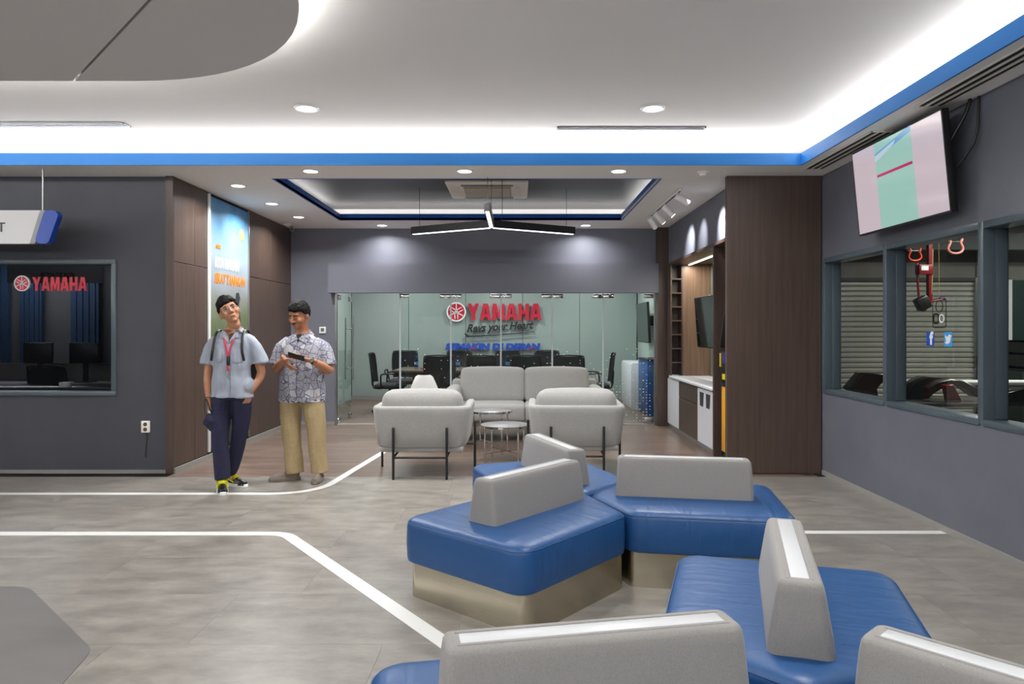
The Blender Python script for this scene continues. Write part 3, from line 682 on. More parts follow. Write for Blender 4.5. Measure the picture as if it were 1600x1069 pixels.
# three-armed pendant
t = thing('pendant_light', 'black three-armed linear pendant with white light strips under the recess', 'pendant light', (-.295, 7.90, 2.55))
for a in (-90, 29, 151):
    m = Matrix.Rotation(R(a), 4, 'Z')
    arm = P('arm', xf(box(nb(), .0, 1.11, -.03, .03, 0, .085, .004, 1), m), 'black', t)
    P('light_strip', xf(box(nb(), .03, 1.09, -.018, .018, -.006, .001), m), 'emit_led', arm, smooth=False)
    for rr in (1.0,):
        q = m @ Vector((rr, 0, 0)); P('cable', cyl(nb(), (q.x, q.y, .085), (q.x, q.y, (3.10 if q.y > -.95 or 1 else 2.9)-2.55), .003, seg=6), 'black', t)
P('cable', cyl(nb(), (0, 0, .085), (0, 0, .55), .003, seg=6), 'black', t)
P('cable', cyl(nb(), (.12, .02, .085), (.12, .02, .55), .004, seg=6), 'black', t)
for a in (-90, 29, 151):
    q = Matrix.Rotation(R(a), 4, 'Z') @ Vector((.7, 0, 0)); l = bpy.data.lights.new('pendant_lamp', 'AREA'); l.shape = 'RECTANGLE'; l.size = 1.0; l.size_y = .03; l.energy = 5
    o = bpy.data.objects.new('pendant_lamp', l); COL.objects.link(o); o.location = (t.location.x+q.x*.8, t.location.y+q.y*.8, 2.541); o.rotation_euler = (0, 0, R(a))
# track with four spots
t = thing('track_light', 'white ceiling track with four spotlights aimed at the niche header', 'track light', (1.72, 8.35, CEIL))
P('track', box(nb(), 1.70, 1.74, 7.42, 9.25, CEIL-.028, CEIL, .003), 'white', t, world=True)
P('track_slot', box(nb(), 1.712, 1.728, 7.45, 9.22, CEIL-.030, CEIL-.027), 'shadowgap', t, world=True, smooth=False)
for y, lit, tgt in ((9.12, 0, (2.0, 9.3, 2.45)), (8.72, 1, (2.24, 8.85, 2.30)), (8.22, 1, (2.24, 8.15, 2.30)), (7.55, 0, (2.2, 7.6, 2.55))):
    p0 = Vector((1.72, y, CEIL-.075)); d = (Vector(tgt)-p0).normalized()
    h = P('spot_head', cyl(nb(), p0-d*.03, p0+d*.13, .034, seg=20), 'white', t, world=True)
    P('stem', cyl(nb(), (1.72, y, CEIL-.028), p0, .012, seg=10), 'white', h, world=True)
    P('lens', cyl(nb(), p0+d*.125, p0+d*.134, .028, seg=20), 'emit' if lit else 'white', h, world=True)
for y, ty, e in ((8.72, 8.95, 100), (8.22, 8.35, 45), (7.50, 7.55, 130)):
    l = bpy.data.lights.new('track_spot', 'SPOT'); l.energy = e; l.spot_size = R(52); l.spot_blend = 1; l.shadow_soft_size = .02; o = bpy.data.objects.new('track_spot', l); COL.objects.link(o)
    o.location = (1.80, y, 2.82); dd = Vector((2.2, ty, 2.50))-o.location; o.rotation_euler = dd.to_track_quat('-Z', 'Y').to_euler()
# smoke detector, security camera
t = thing('smoke_detector', 'white smoke detector on the soffit above the walnut column', 'smoke detector', (1.755, 6.66, CEIL))
P('base', lathe(nb(), [(.055, 0), (.055, -.012), (.04, -.018)]), 'white', t); P('sensor', lathe(nb(), [(.035, -.018), (.038, -.03), (.03, -.042), (.005, -.045)]), 'offwhite', t)
t = thing('security_camera', 'small white dome security camera at the top of the walnut wall', 'camera', (-3.24, 9.9, CEIL))
P('mount', box(nb(), -.04, .04, -.03, .03, -.03, 0, .006), 'white', t); P('arm', tube(nb(), [(0, 0, -.02), (.03, -.03, -.05), (.06, -.05, -.06)], .012), 'white', t)
P('housing', (lambda bb: (ball(bb, (.08, -.06, -.08), .042), bb)[1])(nb()), 'steel', t); P('lens', cyl(nb(), (.09, -.09, -.09), (.1, -.108, -.1), .018), 'blackplastic', t)

# ================================================================== SIGNS
def emblem(parent, r, m, name='emblem'):
    """round emblem, facing -Y, centred on m"""
    disc = loops_mesh([circle(r*.88, 40)], .006); disc.transform(m @ Matrix.Translation((0, 0, 0))); e = P(name, disc, 'red', parent, world=True, smooth=False)
    ring = loops_mesh([circle(r, 40), circle(r*.86, 40)], .010); ring.transform(m); P('ring', ring, 'signwhite', e, world=True, smooth=False)
    bb = nb()
    for a in (90, 210, 330):
        q = Matrix.Rotation(R(a), 4, 'Z'); k = nb()
        box(k, 0, r*.83, -r*.045, r*.045, .006, .012)
        for s in (-1, 1): box(k, -r*.72, -r*.12, s*r*.15-r*.04, s*r*.15+r*.04, .006, .012)
        box(k, -r*.16, -r*.06, -r*.19, r*.19, .006, .012)
        xf(k, q); tm = bpy.data.meshes.new('t'); k.to_mesh(tm); k.free(); bb.from_mesh(tm)
    me = to_mesh(bb, 'fork', False); me.transform(m); P('tuning_forks', me, 'signwhite', e, world=True, smooth=False)
GLY = {'Y': [[(0, 1), (.36, 1), (.55, .66), (.74, 1), (1.08, 1), (.72, .42), (.72, 0), (.36, 0), (.36, .42)]],
       'A': [[(0, 0), (.33, 0), (.38, .17), (.72, .17), (.77, 0), (1.1, 0), (.78, 1), (.32, 1)], [(.45, .37), (.65, .37), (.56, .74), (.54, .74)]],
       'M': [[(0, 0), (.32, 0), (.32, .58), (.5, .1), (.68, .1), (.86, .58), (.86, 0), (1.18, 0), (1.18, 1), (.78, 1), (.59, .48), (.40, 1), (0, 1)]],
       'H': [[(0, 0), (.34, 0), (.34, .37), (.70, .37), (.70, 0), (1.04, 0), (1.04, 1), (.70, 1), (.70, .6), (.34, .6), (.34, 1), (0, 1)]]}
GW = {'Y': 1.08, 'A': 1.1, 'M': 1.18, 'H': 1.04}
def yamaha(parent, x0, x1, z0, z1, y, ext, joined=False):
    tot = sum(GW[c] for c in 'YAMAHA') + 5*.1; sx = (x1-x0)/tot; x = x0
    for c in 'YAMAHA':
        me = loops_mesh([[(p[0]*sx, p[1]*(z1-z0)) for p in L] for L in GLY[c]], ext); me.transform(Matrix.Translation((x, y, z0)) @ UPRIGHT)
        P('letter', me, 'red', parent, world=True, smooth=False); x += (GW[c]+.1)*sx
# lettering on the meeting room wall
Y = 14.12
k = Y/1100
def wx(px): return (px-809)*k
def wz(py): return 1.4+(516-py)*k
t = thing('wall_sign', 'red raised company lettering with a round emblem on the green glass wall', 'sign', (wx(785), Y, wz(500)))
yamaha(t, wx(731), wx(846), wz(500.5), wz(474.5), Y, .03)
emblem(t, 15.2*k, Matrix.Translation((wx(713), Y, wz(487.5))) @ UPRIGHT)
t = thing('wall_sign', 'black slanted slogan lettering below the red sign', 'sign', (wx(780), Y, wz(520)))
me = text_mesh('Revs your Heart', 17*k, .012, .007, .35, 'LEFT', 1.0, 1.0); xs = [v.co.x for v in me.vertices]; w0 = max(xs)-min(xs)
me.transform(Matrix.Translation((wx(729), Y, wz(519))) @ Matrix.Rotation(-R(3.2), 4, 'Y') @ UPRIGHT @ Matrix.Diagonal(((wx(834)-wx(729))/w0, 1, 1, 1))); P('lettering', me, 'signblack', t, world=True, smooth=False)
bb = nb(); prism(bb, [(0, 0), (4, -7), (50, -4.5), (110, 1), (110, 2), (50, -3), (8, -4.5)], -.012, .012)
xf(bb, Matrix.Translation((wx(725), Y, wz(520))) @ UPRIGHT @ Matrix.Diagonal((k, k, 1, 1))); P('underline_stroke', bb, 'signblack', t, world=True, smooth=False)
t = thing('wall_sign', 'blue raised capitals with small red accents below the black slogan', 'sign', (wx(772), Y, wz(546)))
me = text_mesh('SEMAKIN DI DEPAN', 12.5*k, .02, .013, .12, 'LEFT', 1.0, 1.02); xs = [v.co.x for v in me.vertices]; w0 = max(xs)-min(xs)
me.transform(Matrix.Translation((wx(697), Y, wz(546))) @ UPRIGHT @ Matrix.Diagonal(((wx(845)-wx(697))/w0, 1, 1, 1))); P('lettering', me, 'signblue', t, world=True, smooth=False)
for px in (737, 827):
    bb = prism(nb(), [(0, 0), (5, 0), (9, 4), (6, 4)], -.024, .024); xf(bb, Matrix.Translation((wx(px-2), Y, wz(546))) @ UPRIGHT @ Matrix.Diagonal((k, k, 1, 1))); P('accent', bb, 'red', t, world=True, smooth=False)
# decal on the cashier window
Y = FRONT+.055; k = Y/1100
t = thing('window_decal', 'red company lettering and round emblem on the cashier window', 'decal', (wx(80), Y, wz(455)))
yamaha(t, wx(51), wx(136), wz(454.5), wz(433), Y, .004)
emblem(t, 12.3*k, Matrix.Translation((wx(35), Y, wz(443))) @ UPRIGHT)
# hanging sign left
Y = 6.5; k = Y/1100
t = thing('hanging_sign', 'white hanging sign with slanted blue end in front of the cashier wall', 'sign', (wx(-60), Y, wz(381)))
H = wz(329.5)-wz(381.5)
def slab(pts, y0, y1, m, name, r=.0):
    pl = [Vector(p) for p in pts]; pl = round_poly(pl, r) if r else pl
    bb = nb(); rings(bb, [[Vector((p.x, y, p.y)) for p in pl] for y in (y0, y1)]); return P(name, bb, m, t, world=True, smooth=False)
z0, z1 = wz(381.5), wz(329.5)
slab([(wx(-330), z0), (wx(57), z0), (wx(73), z1), (wx(-330), z1)], Y-.03, Y+.03, 'signwhite', 'board')
slab([(wx(50), z0), (wx(58), z0), (wx(74), z1), (wx(66), z1)], Y-.031, Y+.031, mat('grey_acrylic', '9a9ba0', .3), 'grey_band')
slab([(wx(57), z0), (wx(79), z0), (wx(97), z1), (wx(73), z1)], Y-.034, Y+.034, 'signblue', 'blue_end', .05)
me = text_mesh('T', 21*k, .003, .0, align='LEFT'); me.transform(Matrix.Translation((wx(-.5), Y-.032, wz(363))) @ UPRIGHT); P('lettering', me, 'signblack', t, world=True, smooth=False)
for px in (67, -280): P('rod', cyl(nb(), (wx(px), Y, z1), (wx(px), Y, CEIL), .006, seg=8), 'steel', t, world=True)

# ---- banner on the walnut wall
t = thing('banner', 'tall printed banner with sky and mountains on the walnut wall', 'banner', (-3.35, 8.18, .1))
bz0, bz1 = .10, 2.86; by0, by1 = 7.64, 8.73
w = N('banner_print'); tc = w.n('ShaderNodeTexCoord'); sp = w.n('ShaderNodeSeparateXYZ'); w.l(tc.outputs['Object'], sp.inputs[0])
nz = w.n('ShaderNodeTexNoise'); nz.inputs['Scale'].default_value = 2.6; nz.inputs['Detail'].default_value = 6; w.l(tc.outputs['Object'], nz.inputs['Vector'])
ad = w.n('ShaderNodeMath', operation='MULTIPLY_ADD'); ad.inputs[1].default_value = .55; w.l(nz.outputs['Fac'], ad.inputs[0]); w.l(sp.outputs[2], ad.inputs[2])
mr = w.n('ShaderNodeMapRange'); mr.inputs['From Min'].default_value = .27; mr.inputs['From Max'].default_value = 3.03; w.l(ad.outputs[0], mr.inputs[0])
cr = w.n('ShaderNodeValToRGB'); e = cr.color_ramp.elements; e[0].position = 0; e[0].color = lin('1c1f22'); e[1].position = 1; e[1].color = lin('3384bc')
for p_, c in ((.30, '2a2e30'), (.38, '3e4a38'), (.52, '6d7a58'), (.60, '8a8f86'), (.655, '9aa2aa'), (.78, 'a4b8c6'), (.90, '7db2d4')): q = e.new(p_); q.color = lin(c)
w.l(mr.outputs[0], cr.inputs[0]); w.l(cr.outputs[0], w.b.inputs['Base Color']); w.b.inputs['Roughness'].default_value = .35
P('printed_sheet', box(nb(), -3.352, -3.345, by0, by1, bz0, bz1), w.m, t, world=True, smooth=False)
for y in (by0, by1): P('side_rail', box(nb(), -3.352, -3.33, y-.035 if y == by0 else y, y+.0 if y == by0 else y+.012, bz0-.02, bz1+.02, .003), 'white' if y == by0 else 'steel', t, world=True)
SIDE = Matrix.Rotation(R(90), 4, 'Z') @ UPRIGHT      # text facing +X, reading towards +Y
def bt(s, size, y, z, m, bold=.002, shear=.2, wid=None, name='lettering'):
    me = text_mesh(s, size, .001, bold, shear, 'LEFT')
    if wid: xs = [v.co.x for v in me.vertices]; me.transform(Matrix.Diagonal((wid/(max(xs)-min(xs)), 1, 1, 1)))
    me.transform(Matrix.Translation((-3.343, y, z)) @ SIDE); P(name, me, m, t, world=True, smooth=False)
bt('KITA RINGAN', .16, by0+.13, 2.10, 'signwhite', .006, .25, .68)
bt('SIKAT TANJAKAN', .15, by0+.12, 1.93, 'orange', .006, .25, .88)
bt('MAX', .06, by0+.15, 2.31, 'orange', .004, .3)
bt('MAX', .13, by0+.62, .36, 'orange', .008, .3, .36)
bt('TURBO', .09, by0+.60, .26, 'signwhite', .005, .2, .36)
bb = nb(); ball(bb, (0, 0, 0), (.003, .085, .07)); xf(bb, Matrix.Translation((-3.343, by1-.2, 2.55))); P('badge', bb, mat('peach_print', 'd9a67c', .4), t, world=True)
bb = nb()  # rider silhouette print
sil = [(.42, 1.2), (.62, 1.15), (.80, 1.25), (.86, 1.5), (.80, 1.72), (.84, 1.80), (.80, 1.87), (.72, 1.86), (.70, 1.78), (.58, 1.72), (.46, 1.70), (.42, 1.78), (.40, 1.66), (.48, 1.60), (.60, 1.62), (.62, 1.45), (.5, 1.35)]
rings(bb, [[Vector((x, by0+p[0], p[1]-.02)) for p in sil] for x in (-3.3445, -3.3435)]); P('figure_print', bb, mat('dark_print', '34353c', .5), t, world=True, smooth=False)

# ---- wall bits
t = thing('wall_socket', 'cream double power socket with a trailing wire on the charcoal wall', 'socket', (-3.63, FRONT, .40))
P('plate', box(nb(), -.042, .042, -.022, 0, 0, .115, .006), 'offwhite', t)
for z in (.032, .082): P('outlet', cyl(nb(), (0, -.0235, z), (0, -.0215, z), .019), mat('dark_recess', '4a443a', .6), t)
P('wire', tube(nb(), [(0, -.008, 0), (.012, -.008, -.06), (0, -.006, -.14), (-.004, -.006, -.24)], .003, seg=6, sub=3), 'black', t)
t = thing('thermostat', 'small white wall controller between the batik-shirted man and the glass door', 'wall controller', (-2.88, BACK, 1.35))
P('case', box(nb(), -.05, .05, -.02, 0, 0, .1, .008), 'white', t); P('display', box(nb(), -.025, .025, -.0215, -.019, .03, .08), mat('grey_display', '6d706c', .3), t)
t = thing('tissue_holder', 'cream round roll lying on the sill inside the cashier window', 'roll', (-4.55, FRONT+.2, .83))
P('roll', lathe(nb(), [(.02, 0), (.052, 0), (.055, .01), (.055, .045), (.02, .05)], seg=24), 'offwhite', t)
b = nb(); box(b, -7.8, -3.47, 7.04, 7.5, .79, .83, .004); P('counter', b, mat('dark_counter_top', '33343a', .25), None, 'dark counter inside the cashier window', 'counter')

# ================================================================== WORKSHOP ITEMS AND THE WINDOW STICKERS
def sx_face(me, y, z, x=RX+.138): me.transform(Matrix.Translation((x, y, z)) @ Matrix.Rotation(R(-90), 4, 'Z') @ UPRIGHT); return me
def sqr(w, h, r=.012): return [(p.x, p.y) for p in round_poly([Vector((-w/2, -h/2)), Vector((w/2, -h/2)), Vector((w/2, h/2)), Vector((-w/2, h/2))], r)]
YF, YT = 5.287, 5.067
t = thing('window_sticker', 'dark blue social media sticker with a white f on the workshop window', 'sticker', (RX+.138, YF, 1.3))
P('sheet', sx_face(loops_mesh([sqr(.10, .105)], .0006), YF, 1.334), 'fbblue', t, world=True, smooth=False)
me = text_mesh('f', .13, .0012, .006); P('letter', sx_face(me, YF-.012, 1.296), 'signwhite', t, world=True, smooth=False)
t = thing('window_sticker', 'light blue social media sticker with a white bird on the workshop window', 'sticker', (RX+.138, YT, 1.3))
P('sheet', sx_face(loops_mesh([sqr(.10, .105)], .0006), YT, 1.334), 'twblue', t, world=True, smooth=False)
bird = [(-.038, -.028), (-.012, -.038), (.018, -.028), (.032, 0), (.034, .018), (.042, .028), (.028, .028), (.02, .034), (.006, .03), (0, .018), (-.02, .018), (-.036, .032), (-.034, .01), (-.03, 0), (-.022, -.014), (-.030, -.020)]
P('bird', sx_face(loops_mesh([bird], .0012), YT, 1.336), 'signwhite', t, world=True, smooth=False)
t = thing('window_sticker', 'dark outlined camera sticker above the two blue stickers', 'sticker', (RX+.138, 5.22, 1.41))
P('outline', sx_face(loops_mesh([sqr(.17, .22, .03), sqr(.158, .208, .026)], .0008), 5.175, 1.525), 'signblack', t, world=True, smooth=False)
P('icon', sx_face(loops_mesh([sqr(.07, .08, .02), sqr(.045, .055, .012)], .0012), 5.215, 1.485), 'signblack', t, world=True, smooth=False)
P('icon', sx_face(loops_mesh([circle(.032), circle(.022)], .0012), 5.145, 1.485), 'signwhite', t, world=True, smooth=False)
P('icon', sx_face(loops_mesh([circle(.045), circle(.040)], .0012), 5.175, 1.575), 'signblack', t, world=True, smooth=False)
# red hoist hanging from the beam (about y=8.6)
Y = 8.6; k = Y/1100
t = thing('hoist', 'red hanging hoist with a black motor block behind the workshop window', 'hoist', (wx(1450), Y, wz(485)))
P('column', box(nb(), wx(1449), wx(1455), Y-.03, Y+.03, wz(470), 2.9, .004), 'crane', t, world=True)
P('bracket', box(nb(), wx(1433), wx(1455), Y-.05, Y+.05, wz(429), wz(414), .006), 'crane', t, world=True)
P('name_plate', box(nb(), wx(1436), wx(1447), Y-.054, Y-.05, wz(423), wz(416)), 'signwhite', t, world=True)
P('rod', tube(nb(), [(wx(1433), Y, wz(412)), (wx(1434), Y, wz(440)), (wx(1436), Y, wz(468))], .014), 'crane', t, world=True)
P('motor_block', xf(box(nb(), -.075, .075, -.06, .06, -.08, .08, .02), Matrix.Translation((wx(1441), Y, wz(474))) @ Matrix.Rotation(R(-25), 4, 'Y')), 'blackplastic', t, world=True)
P('hook', tube(nb(), [(wx(1436), Y, wz(480)), (wx(1442), Y, wz(486)), (wx(1450), Y, wz(480)), (wx(1455), Y, wz(472)), (wx(1462), Y, wz(470)), (wx(1476), Y, wz(467))], .012, sub=3), 'crane', t, world=True)
P('hose', tube(nb(), [(wx(1456), Y-.02, wz(390)), (wx(1454), Y-.03, wz(440)), (wx(1453), Y-.02, wz(470))], .007), mat('tan_hose', '9a8a4c', .5), t, world=True)
t = thing('air_hose', 'thin yellow air line hanging in the workshop', 'hose', (wx(1475), Y+.1, wz(468)))
P('line', cyl(nb(), (wx(1475), Y+.1, wz(468)), (wx(1474), Y+.1, 3.3), .004, seg=6), mat('tan_line', '9a8a4c', .5), t, world=True)
P('nozzle', xf(cyl(nb(), (0, 0, 0), (.06, 0, 0), .02), Matrix.Translation((wx(1476), Y+.1, wz(466)))), 'purple', t, world=True)
def shackle(px, py, w, m, label):
    kk = Y/1100
    t = thing('lifting_clamp', label, 'clamp', (wx(px), Y-.06, wz(py)), group='lifting clamps')
    x = w*kk/2
    P('clamp_body', tube(nb(), [(-x*.7, 0, x*1.25), (-x*.62, 0, x*.9), (-x*.9, 0, x*.2), (-x*.6, 0, -x*.25), (0, 0, -x*.38), (x*.6, 0, -x*.25), (x*.9, 0, x*.2), (x*.62, 0, x*.9), (x*.8, 0, x*1.3)], [(x*.14, x*.2)]*9, side=(1, 0, 0), sub=3), m, t)
    P('strap', cyl(nb(), (x*.0, .02, x*1.0), (0, .02, 3.3-wz(py)), .006, seg=6), 'black', t)
    P('cross_bar', cyl(nb(), (-x*.9, 0, x*1.0), (x*.9, 0, x*1.0), x*.10, seg=8), 'steel', t)
shackle(1425, 404, 22, 'orangepl', 'orange red lifting clamp hanging near the window mullion')
shackle(1488, 392, 26, 'pinkpl', 'faded pink lifting clamp hanging right of the hoist')
shackle(1530, 384, 14, mat('magenta_enamel', 'c83a5a', .35), 'small magenta clamp hanging at the window corner')
# workbench with black fairings
t = thing('workbench', 'long steel workbench carrying black motorcycle fairings', 'workbench', (4.6, 7.9, 0))
P('bench_top', box(nb(), 3.5, 6.9, 7.45, 8.3, .585, .625, .006), mat('worn_steel_top', '55534f', .4, .6), t, world=True)
for x in (3.6, 6.8):
    for y in (7.5, 8.25): P('leg', box(nb(), x-.03, x+.03, y-.03, y+.03, 0, .585), 'black', t, world=True)
Y = 7.8; k = Y/1100
def fairing(pts, name, m, label, cat='motorcycle part', dy=.1, y=None, group='loose motorcycle fairings'):
    yy = y or Y; kk = yy/1100
    pl = [Vector(((p[0]-809)*kk, 1.4+(516-p[1])*kk)) for p in pts]
    bb = nb(); rings(bb, [[Vector((p.x + (c.x-p.x)*0, yy+d, p.y)) for p in pl] for c, d in ((Vector((0, 0)), -dy), (Vector((0, 0)), dy))])
    bmesh.ops.bevel(bb, geom=bb.edges[:], offset=.008, segments=1, affect='EDGES')
    t = thing(name, label, cat, (sum(p.x for p in pl)/len(pl), yy, min(p.y for p in pl)), group=group)
    P('shell', bb, m, t, world=True); return t
gl = mat('gloss_black_plastic', '262322', .22)
fairing([(1322, 607), (1343, 582), (1382, 584), (1396, 588), (1392, 593), (1372, 594), (1362, 606), (1366, 618), (1340, 618)], 'side_fairing', gl, 'angular black fairing seen in the first workshop window')
q = fairing([(1408, 618), (1420, 598), (1440, 588), (1466, 590), (1484, 592), (1456, 606), (1444, 622), (1410, 622)], 'side_fairing', gl, 'broad black fairing at the left of the sticker window', y=7.9)
q = fairing([(1446, 606), (1462, 596), (1480, 592), (1500, 594), (1522, 606), (1534, 618), (1520, 620), (1500, 604), (1484, 600), (1468, 604), (1452, 616)], 'front_fender', gl, 'arched black fender standing on the workbench', y=7.68, dy=.07)
q = fairing([(1474, 602), (1486, 600), (1500, 628), (1480, 628)], 'red_fairing', mat('gloss_dark_red_plastic', '7a1426', .25), 'dark red striped panel under the arched fender', y=7.55, dy=.05)
P('grey_stripe', box(nb(), (1477-809)*7.5/1100, (1479-809)*7.5/1100, 7.485, 7.499, 1.4-112*7.5/1100, 1.4-92*7.5/1100), 'steel', q, world=True)
q = fairing([(1552, 628), (1560, 612), (1590, 606), (1625, 604), (1625, 630)], 'seat_pad', gl, 'black seat pad at the right end of the workbench', y=7.4, dy=.12)
t = thing('tube_rail', 'pale steel tube lying along the workbench', 'tube', (5.2, 8.2, .8)); P('tube', cyl(nb(), (4.5, 8.2, .79), (6.9, 8.2, .79), .03), 'signwhite', t, world=True); P('end_cap', cyl(nb(), (4.48, 8.2, .79), (4.52, 8.2, .79), .033), 'black', t, world=True)
for x in (4.7, 6.7): P('stand', box(nb(), x-.02, x+.02, 8.18, 8.22, .626, .77), 'black', t, world=True)
t = thing('tool_cabinet', 'dark green tool cabinet with shelves by the far doorway', 'cabinet', (6.75, 9.2, 0))
P('body', box(nb(), 6.45, 7.9, 9.0, 9.4, 0, .86, .01), mat('dark_green_enamel', '27332f', .4), t, world=True)
for i in range(3): P('drawer', box(nb(), 6.48+i*.48, 6.92+i*.48, 8.985, 9.0, .5, .8, .006), mat('dark_drawer', '1c2422', .4), t, world=True)
t = thing('parts_shelf', 'black parts shelf above the tool cabinet', 'shelf', (6.9, 9.2, .86))
for z in (.9, 1.08, 1.24): P('shelf_board', box(nb(), 6.5, 7.9, 9.05, 9.35, z, z+.03), 'black', t, world=True)
for x in (6.5, 7.87): P('upright', box(nb(), x, x+.03, 9.05, 9.35, .861, 1.27), 'black', t, world=True)
P('box_front', box(nb(), 6.62, 6.8, 9.02, 9.05, .95, 1.05), 'offwhite', t, world=True)

# ================================================================== TELEVISIONS
t = thing('television', 'wall television showing a pink and mint slide high on the right wall', 'television', (2.84, 5.2, 2.17))
c = [Vector((2.75, 5.80, 2.852)), Vector((2.768, 4.60, 2.852)), Vector((2.80, 4.60, 2.162)), Vector((2.815, 5.80, 2.172))]   # TL TR BR BL
ux = (c[1]-c[0]).normalized(); uz = (c[0]-c[3]).normalized(); un = uz.cross(ux).normalized()*-1
if un.x > 0: un = -un
Wd, Hd = (c[1]-c[0]).length, (c[0]-c[3]).length
tm = Matrix((( *ux, 0), ( *un, 0), ( *uz, 0), (0, 0, 0, 1))).transposed(); tm.translation = c[3]
def tv(name, x0, x1, z0, z1, y0, y1, m, bev=0, par=None): return P(name, xf(box(nb(), x0, x1, y0, y1, z0, z1, bev), tm), m, par or t, world=True, smooth=bev > 0)
tv('housing', 0, Wd, 0, Hd, -.05, -.004, 'blackplastic', .004)
tv('bezel', 0, Wd, 0, Hd, -.006, .0, 'blackplastic')
def em(n, c_, s=.82):
    w_ = N(n); w_.b.inputs['Base Color'].default_value = (.01, .01, .01, 1); w_.b.inputs['Roughness'].default_value = .12; w_.b.inputs['Emission Color'].default_value = lin(c_); w_.b.inputs['Emission Strength'].default_value = s; return w_.m
scr = tv('screen', .012, Wd-.012, .014, Hd-.012, 0, .001, em('screen_pink', 'd3c3ca'))
a0, a1 = .29*Wd, .70*Wd
tv('screen_picture', a0, a1, .014, Hd-.012, .001, .0015, em('screen_mint', 'a3cfc2'), par=scr)
for q in (((.0, .86), (.0, .80), (1, .93), (1, .99)), ((0, .84), (0, .77), (.55, .88), (.6, .92))):
    bb = nb(); rings(bb, [[tm @ Vector((a0+(a1-a0)*p[0], yy, Hd*p[1])) for p in q] for yy in (.0015, .002 if q[0][1] > .85 else .0023)]); P('slide_swoosh', bb, em('screen_blue', '6fa8d8') if q[0][1] > .85 else em('screen_paleblue', 'c4d8e6'), scr, world=True, smooth=False)
tv('slide_bar', a0+.01, a1-.01, Hd*.595, Hd*.625, .0015, .002, em('screen_magenta', 'c8186a'), par=scr)
me = text_mesh('- - - -', .05, .0003); 
P('wall_bracket', box(nb(), 2.84, 2.962, 5.05, 5.35, 2.35, 2.62, .004), 'black', t, world=True)
P('cable', tube(nb(), [(2.83, 4.66, 2.6), (2.90, 4.58, 2.78), (2.93, 4.56, 2.89)], .012, sub=3), 'black', t, world=True)
P('cable', tube(nb(), [(2.84, 4.70, 2.4), (2.93, 4.52, 2.6), (2.945, 4.50, 2.89)], .008, sub=3), 'black', t, world=True)
def side_tv(label, x, y0, y1, z0, z1, tilt, wall):
    t = thing('television', label, 'television', (x+.02, (y0+y1)/2, z0))
    m = Matrix.Translation((x, 0, z1)) @ Matrix.Rotation(R(-tilt), 4, 'Y') @ Matrix.Translation((-x, 0, -z1))
    P('housing', xf(box(nb(), x, x+.04, y0, y1, z0, z1, .006), m), 'blackplastic', t, world=True)
    P('screen', xf(box(nb(), x-.002, x, y0+.012, y1-.012, z0+.015, z1-.012), m), 'tvscreen_off', t, world=True, smooth=False)
    P('wall_bracket', box(nb(), x+.04, wall, (y0+y1)/2-.1, (y0+y1)/2+.1, (z0+z1)/2-.05, (z0+z1)/2+.12), 'black', t, world=True)
side_tv('dark switched-off television tilted forward in the cabinet niche', 2.36, 8.1, 9.42, 1.17, 1.83, 4, 2.73)
side_tv('dark television in the meeting room seen through the glass', 2.18, 11.9, 13.0, 1.18, 1.88, 3, 2.42)
# ================================================================== CABINET NICHE
t = thing('tall_cabinet', 'walnut niche surround with open shelves, end panel and warm light strip', 'cabinet', (2.45, 9.0, 0))
P('top_board', box(nb(), 2.17, 2.735, 6.92, 10.24, 2.33, 2.368, .002, 1), 'wood', t, world=True, smooth=False)
P('divider', box(nb(), 2.17, 2.735, 7.80, 7.84, 0, 2.328, .002, 1), 'woodx', t, world=True, smooth=False)
P('end_panel', box(nb(), 2.35, 2.735, 10.02, 10.06, .755, 2.328), 'niche_wood', t, world=True, smooth=False)
P('shelf_side', box(nb(), 2.175, 2.195, 10.02, 10.24, .755, 2.328), 'woodx', t, world=True, smooth=False); P('shelf_side', box(nb(), 2.33, 2.349, 10.02, 10.24, .755, 2.328), 'woodx', t, world=True, smooth=False)
P('shelf_back', box(nb(), 2.195, 2.33, 10.22, 10.24, .755, 2.328), 'woodx', t, world=True, smooth=False)
for k in range(7): P('shelf', box(nb(), 2.196, 2.329, 10.02, 10.219, .93+k*.198, .948+k*.198), 'wood', t, world=True, smooth=False)
P('light_strip', box(nb(), 2.42, 2.445, 7.95, 9.98, 2.318, 2.330), 'emit_warm', t, world=True, smooth=False)
area('niche_strip', (2.43, 8.95, 2.312),   .03, 2.0, 26, col=(1, .93, .78))
t = thing('sideboard', 'low cabinet with white and walnut doors in the niche', 'cabinet', (2.45, 9.0, 0))
P('carcass', box(nb(), 2.20, 2.735, 7.845, 10.24, .05, .715), 'woodx', t, world=True, smooth=False)
P('plinth', box(nb(), 2.21, 2.7, 7.845, 10.24, 0, .05), 'skirt', t, world=True, smooth=False)
P('door', box(nb(), 2.178, 2.198, 9.53, 10.235, .06, .705, .003, 1), 'whitelam', t, world=True, label='plain white door')
P('drawer', box(nb(), 2.178, 2.198, 8.54, 9.52, .50, .705, .003, 1), 'wood', t, world=True, label='walnut drawer')
P('door', box(nb(), 2.178, 2.198, 8.54, 9.52, .06, .49, .003, 1), 'wood', t, world=True, label='walnut door')
dd_ = P('door', box(nb(), 2.178, 2.198, 7.85, 8.53, .06, .705, .003, 1), 'whitelam', t, world=True, label='white door with two dark bin slots')
for y0 in (7.96, 8.24):
    bb = nb(); rings(bb, [[Vector((x, y, z)) for y, z in ((y0, .665), (y0+.19, .665), (y0+.175, .5), (y0+.03, .5))] for x in (2.1765, 2.1782)]); P('bin_slot', bb, mat('dark_slot', '3a3d3c', .4), dd_, world=True, smooth=False)
